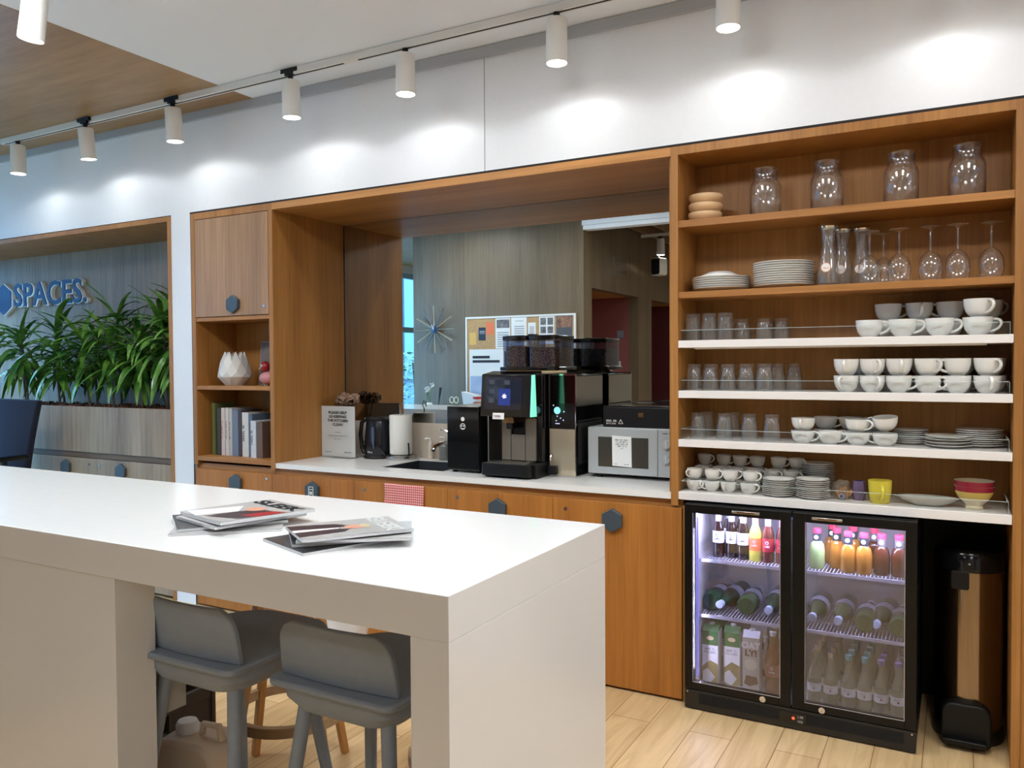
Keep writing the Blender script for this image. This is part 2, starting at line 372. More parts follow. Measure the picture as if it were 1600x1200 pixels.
def keylock(cx, cz, y, parent):
    bm = BM(); M = Matrix.Translation((cx, y, cz)) @ Matrix.Rotation(PI/2, 4, 'X')
    cyl(bm, 0, 0, 0, 0.004, 0.009, 0.008, 14, M); box(bm, cx-0.0012, cx+0.0012, y-0.0045, y-0.0035, cz-0.005, cz+0.005)
    return obj('lock', bm, STEEL, parent)
hexhandle(-3.688, 1.811, 3.344, dr); keylock(-3.448, 1.792, 3.344, dr)
# alcove lining: left cheek is the tall cabinet, soffit and right cheek here
t = thing('alcove_lining', 'oak lining of the mirror alcove above the white worktop', 'panelling')
obj('soffit', B(-3.383, -1.073, 3.345, 3.95, 2.330, 2.368), OAKY, t, 0.001)
obj('inner_panel', B(-1.088, -1.0735, 3.375, 3.95, 0.9, 2.33), OAK, t)
# mirror and splashback
MIRM = mat('mirror_silver', (206, 208, 204), 0.0, metal=1)
MIRM.node_tree.links.remove(MIRM.node_tree.nodes['Principled BSDF'].inputs['Roughness'].links[0]); MIRM.node_tree.nodes['Principled BSDF'].inputs['Roughness'].default_value = 0.0
tag(obj('mirror', B(-3.383, -1.088, 3.954, 3.96, 1.107, 2.330), MIRM), 'large wall mirror filling the back of the oak alcove above the splashback', 'mirror')
tag(obj('splashback', B(-3.383, -1.088, 3.944, 3.96, 0.9, 1.107), mat('beige_splashback', (196, 182, 166), 0.3, noise=0.02), bevel=0.001), 'low beige splashback between worktop and mirror', 'splashback')
# worktop with sink cut-out
bm = BM(); WX0, WX1, SX0, SX1, SY0, SY1 = -3.383, -1.088, -2.74, -2.335, 3.485, 3.83
box(bm, WX0, SX0, 3.35, 3.944, 0.872, 0.9); box(bm, SX1, WX1, 3.35, 3.944, 0.872, 0.9); box(bm, SX0, SX1, 3.35, SY0, 0.872, 0.9); box(bm, SX0, SX1, SY1, 3.944, 0.872, 0.9)
box(bm, WX1, -1.0735, 3.35, 3.375, 0.872, 0.9)
tag(obj('worktop', bm, WTOP), 'long white worktop in the alcove carrying the coffee machines', 'worktop')
bm = BM(); SK = 0.003
box(bm, SX0+SK, SX0+.012, SY0+SK, SY1-SK, 0.72, 0.899); box(bm, SX1-.012, SX1-SK, SY0+SK, SY1-SK, 0.72, 0.899)
box(bm, SX0+.012, SX1-.012, SY0+SK, SY0+.012, 0.72, 0.899); box(bm, SX0+.012, SX1-.012, SY1-.012, SY1-SK, 0.72, 0.899); box(bm, SX0+SK, SX1-SK, SY0+SK, SY1-SK, 0.71, 0.72)
s = thing('kitchen_sink', 'dark grey undermounted sink in the white worktop', 'sink')
obj('basin', bm, mat('dark_composite', (48, 50, 54), 0.35), s)
obj('drain', Lz([(0, 0.7205), (0.04, 0.7205), (0.042, 0.724), (0.03, 0.724), (0.028, 0.722), (0, 0.722)], 20, -2.54, 3.66), STEEL, s)
# base cabinets
xs = [(-4.05, -3.412), (-3.412, -2.816), (-2.816, -2.22), (-2.22, -1.640), (-1.640, -1.026)]
hexs = [(-3.693, 0.768), (-3.100, 0.764), None, (-1.927, 0.759), (-1.340, 0.758)]
keys = [(-3.452, 0.808), None, (-2.743, 0.795), (-2.162, 0.798), (-1.572, 0.790)]
labs = ['oak base cabinet under the open bookshelf', 'oak base cabinet with a pictogram on its hexagon handle', 'oak base cabinet with the red checked towel over its door',
        'oak base cabinet under the touchscreen coffee machine', 'oak base cabinet beside the drinks fridge, mostly uncovered by the island']
for i, (x0, x1) in enumerate(xs):
    t = thing('base_cabinet', labs[i], 'cabinet', group='oak base cabinets under the worktop')
    bm = BM()
    box(bm, x0+.0005, x0+.018, 3.372, 3.944, 0.05, 0.868); box(bm, x1-.018, x1-.0005, 3.372, 3.944, 0.05, 0.868); box(bm, x0+.018, x1-.018, 3.372, 3.944, 0.05, 0.07)
    box(bm, x0+.018, x1-.018, 3.93, 3.944, 0.07, 0.868); box(bm, x0+.018, x1-.018, 3.372, 3.388, 0.80, 0.868)
    obj('carcass', bm, OAKX, t)
    obj('plinth', B(x0, x1, 3.39, 3.41, 0, 0.05), mat('dark_plinth', (60, 42, 26), 0.7), t)
    d = obj('door', B(x0+.0015, x1-.0015, 3.350, 3.370, 0.012, 0.836), OAKD, t, 0.0012)
    if hexs[i]: h = hexhandle(hexs[i][0], hexs[i][1], 3.350, d)
    if i == 1:
        bm = BM(); cx, cz = hexs[i]; y = 3.3265
        for q in ((cx-.018, cx+.018, cz+.022, cz+.026), (cx-.018, cx-.014, cz-.03, cz+.026), (cx+.014, cx+.018, cz-.03, cz+.026), (cx-.018, cx+.018, cz-.034, cz-.03), (cx-.018, cx+.018, cz+.008, cz+.012), (cx-.009, cx+.009, cz-.018, cz-.002)):
            box(bm, q[0], q[1], y, y+.001, q[2], q[3])
        obj('pictogram', bm, WHITEPL, d)
    if keys[i]: keylock(keys[i][0], keys[i][1], 3.350, d)
# shelving unit on the right
t = thing('shelving_unit', 'tall open oak shelving unit with crockery and glasses above the drinks fridge', 'shelving')
bm = BM()
box(bm, -1.073, -1.041, 3.345, 3.64, 0.845, 2.332); box(bm, -1.026, -1.012, 3.36, 3.95, 0.0, 0.845); box(bm, 0.172, 0.200, 3.345, 3.95, 0, 2.332)
box(bm, 0.2, 0.2205, 3.352, 3.95, 0, 2.368); box(bm, -1.073, 0.2, 3.345, 3.64, 2.332, 2.368); box(bm, -1.041, 0.172, 3.622, 3.64, 0.845, 2.332)
obj('carcass', bm, OAK, t, 0.001)
obj('cavity_panel', B(-1.012, 0.172, 3.935, 3.95, 0, 0.87), BLACKM, t)
SX = (-1.041, 0.172)
obj('shelf', B(SX[0], SX[1], 3.352, 3.622, 2.027, 2.056), OAKX, t, 0.001, label='upper oak shelf')
obj('shelf', B(SX[0], SX[1], 3.352, 3.622, 1.728, 1.755), OAKX, t, 0.001, label='lower oak shelf')
SH = [1.549, 1.337, 1.130, 0.908]
for i, z in enumerate(SH):
    y1 = 3.622 if i < 3 else 3.93
    s = obj('shelf', B(SX[0]+.0015, SX[1]-.0015, 3.342, 3.621, z-(0.031 if i < 3 else .034), z), WSHELF, t, 0.0015, label='white laminate shelf')
    gz = z+0.043
    bm = BM(); box(bm, -1.033, 0.160, 3.362, 3.366, z, gz); obj('glass_guard', bm, GLG, s)
    bm = BM(); box(bm, 0.156, 0.160, 3.366, 3.60, z, gz); obj('glass_guard', bm, GLG, s)
    bm = BM(); box(bm, -1.033, -1.029, 3.366, 3.60, z, gz); obj('glass_guard', bm, GLG, s)
    bm = BM(); box(bm, -1.033, 0.160, 3.3615, 3.3665, gz, gz+.0012); box(bm, 0.1555, 0.1605, 3.3665, 3.60, gz, gz+.0012); box(bm, -1.0335, -1.0285, 3.3665, 3.60, gz, gz+.0012)
    box(bm, 0.1602, 0.1612, 3.3615, 3.3665, z, gz)
    obj('guard_edge', bm, GLEDGE, s)
for i in (0,):
    obj('light_strip', B(-0.98, 0.09, 3.38, 3.41, SH[i]-.037, SH[i]-.031), WHITEPL, t)

# ================================================================== PLANTER RECESS ON THE LEFT
t = thing('planter_cabinet', 'long oak planter cabinet in the left wall recess filled with green plants', 'planter')
bm = BM(); box(bm, -4.262, -4.232, 3.345, 3.94, 0, 2.372); box(bm, -7.38, -4.262, 3.345, 3.94, 2.342, 2.372)
struct('trim_6', bm, OAK, 0.001)
struct('wall_recess', B(-7.38, -4.262, 3.86, 3.94, 0.0, 2.342), GREYOAK)
bm = BM(); box(bm, -7.38, -4.262, 3.36, 3.375, 0.88, 1.185); box(bm, -7.38, -4.262, 3.375, 3.859, 0.88, 0.90)
obj('planter_box', bm, GREYOAK, t, 0.001)
obj('soil', B(-7.38, -4.262, 3.376, 3.859, 0.9, 1.165), mat('dark_soil', (48, 30, 22), 0.9, noise=0.3, bump=0.6, nscale=60), t)
obj('recess_strip', B(-7.38, -4.262, 3.372, 3.39, 0.842, 0.879), wood('dark_oak_strip', (120, 94, 66), (90, 70, 48), 'x'), t)
bm = BM(); box(bm, -7.38, -4.262, 3.39, 3.85, 0.02, 0.841); obj('carcass', bm, GREYOAK, t)
for j, (x0, x1, hx, kx) in enumerate([(-5.640, -5.032, -5.328, -5.082), (-5.030, -4.445, -4.742, -4.973)]):
    d = obj('door', B(x0, x1, 3.352, 3.388, 0.02, 0.838), GREYOAK, t, 0.001)
    hexhandle(hx, 0.772, 3.352, d); keylock(kx, 0.80, 3.352, d)
obj('side_panel', B(-4.443, -4.263, 3.352, 3.388, 0.02, 0.838), GREYOAK, t, 0.001)
obj('side_panel', B(-6.2, -5.642, 3.352, 3.388, 0.02, 0.838), GREYOAK, t, 0.001)
# bark mulch chips
bm = BM(); rnd = random.Random(3)
for k in range(420):
    x, y = rnd.uniform(-6.3, -4.28), rnd.uniform(3.385, 3.84); s = rnd.uniform(.008, .018)
    vs = box(bm, -s, s, -s*.6, s*.6, -s*.3, s*.3); M = Matrix.Translation((x, y, 1.165+rnd.uniform(.001, .012))) @ Matrix.Rotation(rnd.uniform(0, 6), 4, (rnd.random(), rnd.random(), 1))
    bmesh.ops.transform(bm, matrix=M, verts=vs)
o = obj('bark_mulch', bm, mat('bark', (104, 62, 42), 0.9, noise=0.4, nscale=15)); o['kind'] = 'stuff'; tag(o, 'brown bark mulch on the soil of the planter cabinet', 'mulch')
# lettering
NAVY = mat('navy_sign_face', (28, 50, 86), 0.4); SIGNE = mat('white_sign_return', (236, 240, 244), 0.4)
t = thing('wall_sign', 'navy SPACES lettering with white edges and a hexagon mounted above the plants', 'sign', (-5.80, 3.859, 1.950))
def sign_letters(name, m, y, depth, bold, dx=0, dz=0):
    me = text_mesh('SPACES.', 0.255, depth, bold, 'LEFT'); xs_ = [v.co.x for v in me.vertices]; wdt = max(xs_)-min(xs_)
    me.transform(Matrix.Translation((-min(xs_), 0, 0))); me.transform(Matrix.Scale(0.95/wdt, 4, (1, 0, 0))); me.transform(Matrix.Rotation(PI/2, 4, 'X')); me.transform(Matrix.Translation((-0.95+dx, y, dz)))
    me.materials.clear(); me.materials.append(m); return obj(name, me, m, t)
sign_letters('letters_return', SIGNE, -0.016, 0.014, 0.0075, dx=.013, dz=-.003)
sign_letters('letters_face', NAVY, -0.034, 0.003, 0.004)
h = [(-1.10+0.125*math.sin(PI/3*k), 0.06+0.125*math.cos(PI/3*k)) for k in range(6)]
obj('hexagon_return', PR([(x*1.0+(x+1.10)*.07+.004, z+(z-.06)*.07) for x, z in h], -.03, -.002), SIGNE, t); obj('hexagon_face', PR(h, -.037, -.031), NAVY, t)

# ------------------------------------------------------------------ plants
LEAFM, nt, b = newmat('dracaena_leaf'); tc = nt.nodes.new('ShaderNodeTexCoord'); n = nt.nodes.new('ShaderNodeTexNoise'); n.inputs['Scale'].default_value = 7
cr = nt.nodes.new('ShaderNodeValToRGB'); cr.color_ramp.elements[0].color = rgb(34, 82, 32); cr.color_ramp.elements[1].color = rgb(112, 158, 66); cr.color_ramp.elements[0].position = .35; cr.color_ramp.elements[1].position = .7
nt.links.new(tc.outputs['Object'], n.inputs[0]); nt.links.new(n.outputs[0], cr.inputs[0]); nt.links.new(cr.outputs[0], b.inputs['Base Color']); b.inputs['Roughness'].default_value = .22
STEMM = mat('cane_bark', (92, 78, 62), .8, noise=.3, nscale=90)
def leaf(bm, o, d, ln, wd, droop, twist):
    d = d.normalized(); side = d.cross(Vector((0, 0, 1))).normalized(); pos = o.copy(); prev = None; N = 7; dirv = d.copy()
    for i in range(N+1):
        tt = i/N; wv = wd*(0.35+1.5*tt if tt < .35 else (1-(tt-.35)/.65)**.75*0.88)+.0008
        s2 = (side*math.cos(twist*tt)+Vector((0, 0, 1))*math.sin(twist*tt))
        c = pos; a = bm.verts.new(c-s2*wv+Vector((0, 0, wv*.35))); m_ = bm.verts.new(c); e = bm.verts.new(c+s2*wv+Vector((0, 0, wv*.35)))
        if prev: bm.faces.new((prev[0], prev[1], m_, a)); bm.faces.new((prev[1], prev[2], e, m_))
        prev = (a, m_, e); dirv = (dirv+Vector((0, 0, -droop/N))).normalized(); pos = pos+dirv*ln/N
def clampv(p): return p
plx = [(-6.25, 3.62), (-6.02, 3.5), (-5.86, 3.68), (-5.66, 3.52), (-5.5, 3.70), (-5.36, 3.55), (-5.2, 3.68), (-5.05, 3.52), (-4.92, 3.66), (-4.78, 3.54), (-4.66, 3.69), (-4.55, 3.56), (-4.45, 3.68), (-4.38, 3.52)]
for i, (x, y) in enumerate(plx):
    rnd = random.Random(40+i); hgt = rnd.uniform(.40, .66) if i not in (11,) else .62
    t = thing('dracaena_plant', 'dracaena with drooping strap leaves, %s from the right end of the planter' % ORD[len(plx)-1-i], 'plant', (x, y, 1.165), 0, 'dracaena plants in the planter')
    top = Vector((rnd.uniform(-.04, .04), rnd.uniform(-.05, .0), hgt))
    pts = [Vector((0, 0, 0)), top*.35+Vector((rnd.uniform(-.02, .02), 0, 0)), top*.7+Vector((rnd.uniform(-.02, .02), 0, 0)), top]
    obj('stem', T(pts, [.009, .008, .007, .006], 7), STEMM, t)
    bm = BM(); NL = 34
    for k in range(NL):
        a = k*2.4+rnd.uniform(-.3, .3); f = k/NL; o_ = top*(0.55+.47*f); el = -.2+1.25*f**1.3+rnd.uniform(-.2, .2)
        d = Vector((math.cos(a)*math.cos(el), math.sin(a)*math.cos(el)*.6-.22, math.sin(el)))
        ln = rnd.uniform(.24, .38)
        if y+o_.y+d.y*ln > 3.80: d.y = -abs(d.y)
        if x+d.x*ln > -4.30: d.x = (-4.30-x)/ln if x+abs(.02) < -4.3 else -abs(d.x); d.x = min(d.x, 0.1)
        leaf(bm, o_, d, ln, rnd.uniform(.020, .031), rnd.uniform(.6, 2.2), rnd.uniform(-.7, .7))
    for v in bm.verts:
        v.co.z = max(v.co.z, .035); v.co.x = min(v.co.x, -4.268-x); v.co.y = min(v.co.y, 3.85-y); v.co.y = max(v.co.y, 3.10-y)
    obj('foliage', bm, LEAFM, t, smooth=60)

# ================================================================== TRACK LIGHTS
def track(y, x0, x1, label, ztop=2.963):
    t = thing('lighting_track', label, 'light track', (0, 0, 0))
    obj('rail', B(x0, x1, y-.018, y+.018, ztop-.034, ztop), WHITEPL, t, .001)
    bm = BM(); x = x0+.02
    while x < x1-.1:
        e = min(x+2.9, x1-.02); box(bm, x, e, y-.006, y+.006, ztop-.0348, ztop-.034); x = e+.09
    bx = BM()
    obj('slot', bm, BLACKM, t); bx.free()
track(3.10, -5.56, 3.0, 'long white lighting track running along the kitchen wall')
track(1.84, -5.8, 3.0, 'second white lighting track above the island')
track(-0.99, -3.2, 2.8, 'white lighting track in the rear room seen in the mirror', 2.93)
LENS = mat('lit_lamp_lens', (255, 252, 244), 0.4, emit=(255, 248, 236), es=9.0)
LBODY = mat('white_lamp_body', (222, 220, 216), 0.5)
def spot_proto():
    t = thing('track_spotlight', 'x', 'spotlight', (0, 0, 0))
    bm = BM(); box(bm, -.055, .055, -.014, .014, .225, .246); box(bm, -.03, .03, -.012, .012, .212, .225); cyl(bm, 0, 0, .185, .214, .011, .015, 12)
    obj('adapter', bm, BLACKM, t)
    obj('housing', Lz([(0, .185), (.040, .185), (.044, .181), (.047, .0), (.043, 0), (.041, .006), (0, .006)], 32), LBODY, t)
    obj('lens', Lz([(0, .004), (.0405, .004), (.0405, .0055), (0, .0055)], 28), LENS, t)
    return t
SPOT = Proto(spot_proto())
def spot(x, y, z, label, tilt=0.0, energy=26, group='white cylinder spotlights', lamp=True, size=158, blend=.3, az=0, warm=(.92, .965, 1.0)):
    SPOT.put((x, y, z), (tilt, az, 0), label, group)
    if lamp:
        M = Matrix.Rotation(tilt, 4, 'X'); d = M @ Vector((0, 0, -.004))
        light('spot_lamp', 'SPOT', (x+d.x, y+d.y, z+d.z), energy*.15, warm, (tilt, 0, 0), spot_size=math.radians(size), spot_blend=.25, shadow_soft_size=.03)
        light('spot_lamp_core', 'SPOT', (x+d.x, y+d.y, z+d.z), energy*.55, warm, (tilt, 0, 0), spot_size=math.radians(60), spot_blend=1.0, shadow_soft_size=.03)
for i, x in enumerate([-5.39, -4.65, -3.87, -2.985, -2.27, -1.487, -0.769, -0.03, .72, 1.5]):
    spot(x, 3.10, 2.717, 'white cylinder spotlight, %s from the left end of the wall track' % ORD[i], tilt=[0, .10, .06, .03, 0, 0, -.02, 0, 0, 0][i], energy=7.0)
for i, x in enumerate([-4.7, -3.10, -1.7, -.3, 1.1]):
    spot(x, 1.84, 2.700, 'white cylinder spotlight, %s from the left on the track above the island' % ORD[i], tilt=-.05, az=.14 if i == 1 else 0, energy=3.6, size=120)
spot(-2.97, -.99, 2.683, 'white cylinder spotlight above the loudspeaker, seen in the mirror', energy=22)
spot(-1.3, -.99, 2.683, 'white cylinder spotlight farther along the rear track', energy=22)

# ================================================================== ISLAND
t = thing('kitchen_island', 'long white solid-surface bar island with waterfall end in the foreground', 'island')
bm = BM(); box(bm, -5.0, -0.775, 1.170, 1.883, 0.967, 1.05); obj('top', bm, SOLIDW, t, .0015)
obj('end_panel', B(-0.858, -0.775, 1.170, 1.883, 0, 0.967), SOLIDW, t, .0008)
obj('support', B(-4.9, -1.702, 1.178, 1.284, 0, 0.967), SOLIDW, t, .001)
bm = BM(); box(bm, -4.9, -1.74, 1.284, 1.40, .58, .82); obj('back_box', bm, mat('grey_laminate', (176, 174, 166), .5), t)

# grey bar stools
def leg_bm(p0, p1, r0, r1): return T([p0, p1], [r0, r1], 14)
def bar_stool():
    t = thing('bar_stool', 'x', 'bar stool'); G = STOOLG
    obj('seat', PR(rrect(-.180, .180, -.024, .37, .07, 6, (.12, .12, .03, .03)), .750, .766, 'xy'), G, t, .005)
    # the moulded underside of the seat
    bm = BM(); a = rrect(-.168, .168, -.006, .345, .06, 6); b_ = rrect(-.140, .140, .012, .31, .06, 6)
    ra = [bm.verts.new((x, y, .7505)) for x, y in a]; rb = [bm.verts.new((x*.985, y+.001, .722)) for x, y in a]; rc = [bm.verts.new((x, y, .694)) for x, y in b_]
    for q, r_ in ((ra, rb), (rb, rc)):
        for i in range(len(q)): bm.faces.new((q[i], q[(i+1) % len(q)], r_[(i+1) % len(q)], r_[i]))
    bm.faces.new(rc); bm.faces.new(ra[::-1]); obj('seat_base', bm, G, t, 0)
    # curved backrest
    bm = BM(); NX, NZ = 16, 10; g = {}
    for s in (0, 1):
        for i in range(NX+1):
            for j in range(NZ+1):
                u, v = i/NX*2-1, j/NZ; hw = .166-.012*v**2
                cr_ = .045; zt = .766+.128*v
                edge = max(0, abs(u)-(1-cr_/.15)); top_drop = 0
                x = hw*u
                if v > .62:
                    f = (v-.62)/.38; x = u*(hw-.036*(1-math.sqrt(max(0, 1-f*f))))
                y = .002+.010*u*u+.006*(1-v)-.014*v+(0 if s == 0 else .015)
                g[s, i, j] = bm.verts.new((x, y, zt))
    for i in range(NX):
        for j in range(NZ):
            bm.faces.new((g[0, i, j], g[0, i+1, j], g[0, i+1, j+1], g[0, i, j+1])); bm.faces.new((g[1, i, j], g[1, i, j+1], g[1, i+1, j+1], g[1, i+1, j]))
    for i in range(NX):
        bm.faces.new((g[0, i, NZ], g[0, i+1, NZ], g[1, i+1, NZ], g[1, i, NZ])); bm.faces.new((g[0, i, 0], g[1, i, 0], g[1, i+1, 0], g[0, i+1, 0]))
    for j in range(NZ):
        bm.faces.new((g[0, 0, j], g[0, 0, j+1], g[1, 0, j+1], g[1, 0, j])); bm.faces.new((g[0, NX, j], g[1, NX, j], g[1, NX, j+1], g[0, NX, j+1]))
    obj('backrest', bm, G, t, .003, smooth=50)
    F = [(-.118, .045), (.118, .045), (.118, .27), (-.118, .27)]; E_ = [(-.205, -.045), (.205, -.045), (.205, .37), (-.205, .37)]
    for (a, b_) in zip(F, E_): obj('leg', leg_bm((a[0], a[1], .70), (b_[0], b_[1], 0), .0175, .012), G, t)
    def at(k, z): f = 1-z/.70; return Vector((F[k][0]+(E_[k][0]-F[k][0])*f, F[k][1]+(E_[k][1]-F[k][1])*f, z))
    for k, l, z in ((1, 2, .30), (0, 3, .30), (2, 3, .27)):
        a, b_ = at(k, z), at(l, z); dd = (b_-a).normalized().cross(Vector((0, 0, 1)))*.009; bm = BM()
        vs = [bm.verts.new(p+q+Vector((0, 0, h))) for p in (a, b_) for q in (-dd, dd) for h in (-.014, .014)]
        for f in ((0, 1, 3, 2), (4, 6, 7, 5), (0, 4, 5, 1), (2, 3, 7, 6), (0, 2, 6, 4), (1, 5, 7, 3)): bm.faces.new([vs[i] for i in f])
        obj('footrest', bm, G, t)
    return t
BS = Proto(bar_stool())
BS.put((-1.602, 1.285, 0), (0, 0, 0), 'grey wooden bar stool, the left one of the pair tucked under the island', 'grey bar stools', (1.0, 1, 1))
BS.put((-1.163, 1.305, 0), (0, 0, .0), 'grey wooden bar stool, the right one beside the island end panel', 'grey bar stools', (.97, 1, 1))
# pale wooden stools with round footring on the kitchen side
def wood_stool():
    t = thing('wooden_stool', 'x', 'stool')
    obj('seat', Lz([(0, .74), (.165, .74), (.175, .75), (.175, .765), (.165, .775), (0, .772)], 32), STOOLW, t)
    for k in range(4):
        a = PI/4+PI/2*k; bm = BM(); p0 = Vector((.095*math.cos(a), .095*math.sin(a), .741)); p1 = Vector((.235*math.cos(a), .235*math.sin(a), 0))
        tube(bm, [p0, p1], [.021, .017], 4, True); obj('leg', bm, STOOLW, t, .002, smooth=20)
    bm = BM(); R1 = .195; n = 40
    for i in range(n):
        pass
    prof = [(R1-.012, .228), (R1+.012, .228), (R1+.012, .262), (R1-.012, .262), (R1-.012, .228)]
    lathe(bm, prof, n=40); obj('footring', bm, wood('bent_ash', (196, 168, 132), (168, 138, 102), 'x'), t, 0)
    bm = BM()
    for k in range(4):
        a = PI/4+PI/2*k; M = Matrix.Rotation(a, 4, 'Z') @ Matrix.Translation((R1-.012, 0, .245)) @ Matrix.Rotation(-PI/2, 4, 'Y'); cyl(bm, 0, 0, 0, .003, .004, n=10, mtx=M)
    obj('screws', bm, STEEL, t)
    return t
WS = Proto(wood_stool())
WS.put((-2.06, 2.09, 0), (0, 0, .55), 'pale oak stool with round footring behind the island, between the two grey stools', 'pale oak stools')
WS.put((-1.31, 2.12, 0), (0, 0, .35), 'pale oak stool with round footring partly hidden behind the island end panel', 'pale oak stools')

# things on the floor behind the support
def crate(loc, label):
    t = thing('bottle_crate', label, 'crate', loc, 0, 'bottle crates under the island'); M = mat('dark_brown_crate', (62, 52, 48), .5)
    bm = BM(); W, D, H_ = .15, .20, .225
    box(bm, -W, W, -D, D, 0, .012)
    for s in (-1, 1):
        for (z0, z1) in ((.012, .04), (.185, H_)): box(bm, -W, W, s*D-.008, s*D+.008, z0, z1); box(bm, s*W-.008, s*W+.008, -D, D, z0, z1)
        for k in range(4): x = -W+k*2*W/3; box(bm, x-.012, x+.012, s*D-.007, s*D+.007, .012, H_); 
        for k in range(4): y = -D+k*2*D/3; box(bm, s*W-.007, s*W+.007, y-.014, y+.014, .012, H_)
    for s in (-1, 1): box(bm, s*W-.006, s*W+.006, .04, D, .04, .185); box(bm, s*W-.006, s*W+.006, -D, .04, .10, .115)
    obj('body', bm, M, t, .002); return t
crate((-2.21, 1.55, 0), 'dark crate of green bottles under the island, on the floor'); 
crate((-2.21, 1.55, .2275), 'dark crate of green bottles under the island, topmost of the stack')
def lathe_bottle(name, label, cat, group, parts):
    t = thing(name, label, cat, group=group)
    for nm, prof, m in parts: obj(nm, Lz(prof, 20), m, t, smooth=50)
    return t
GREENB = mat('green_bottle_glass', (38, 84, 50), .08, spec=.8)
WB = Proto(lathe_bottle('water_bottle', 'x', 'bottle', 'green bottles in the crates', [
    ('body', [(0, 0), (.032, 0), (.034, .01), (.034, .13), (.026, .165), (.013, .195), (.012, .225), (0, .225)], GREENB),
    ('label', [(.0345, .05), (.0345, .11)], PAPER), ('cap', [(.013, .222), (.0135, .236), (0, .236)], WHITEPL)]))
nb = 0
for z, lv in ((.0125, 'lower'), (.240, 'upper')):
    for iy in range(3):
        for ix in range(2):
            nb += 1
            WB.put((-2.12-.095*ix, 1.42+.11*iy, z), (0, 0, iy*.7), scale=(.88, .88, .88), label= 'green glass bottle in the %s crate, %s row from the front, %s column' % (lv, ORD[iy], ['right', 'left'][ix]), group='green bottles in the crates')
t = thing('jerrycan', 'cream plastic jerrycan with white cap standing on the floor under the island', 'container', (-1.875, 1.54, 0), .15); CR = mat('cream_plastic', (206, 184, 158), .45)
bm = BM(); pts = rrect(-.11, .11, 0, .42, .03, 5, (.06, .06, .02, .02)); prism(bm, pts, -.07, .07, 'xz'); obj('body', bm, CR, t, .012)
obj('cap', Lz([(0, 0), (.03, 0), (.032, .02), (.026, .032), (0, .034)], 20, -.03, 0, .42), WHITEPL, t)
obj('carry_handle', T([(.02, 0, .412), (.03, 0, .45), (.08, 0, .45), (.09, 0, .412)], .010, 8), CR, t)
t = thing('waste_sack', 'crumpled white plastic sack on the floor behind the pale oak stool', 'bag', (-2.45, 2.78, 0))
bm = BM(); bmesh.ops.create_icosphere(bm, subdivisions=4, radius=.2); rnd = random.Random(5)
from mathutils import noise as mn
for v in bm.verts:
    p = v.co.copy(); f = 1+.16*mn.noise(p*9)+.08*mn.noise(p*22); v.co = Vector((p.x*.75*f, p.y*.75*f, max(0, (p.z*1.35*f)+.24)))
obj('sack', bm, mat('white_plastic_film', (214, 212, 210), .3), t, smooth=50)
obj('knot', Lz([(.03, .49), (.014, .515), (.03, .56), (.0, .545)], 9), MATS['white_plastic_film'], t)

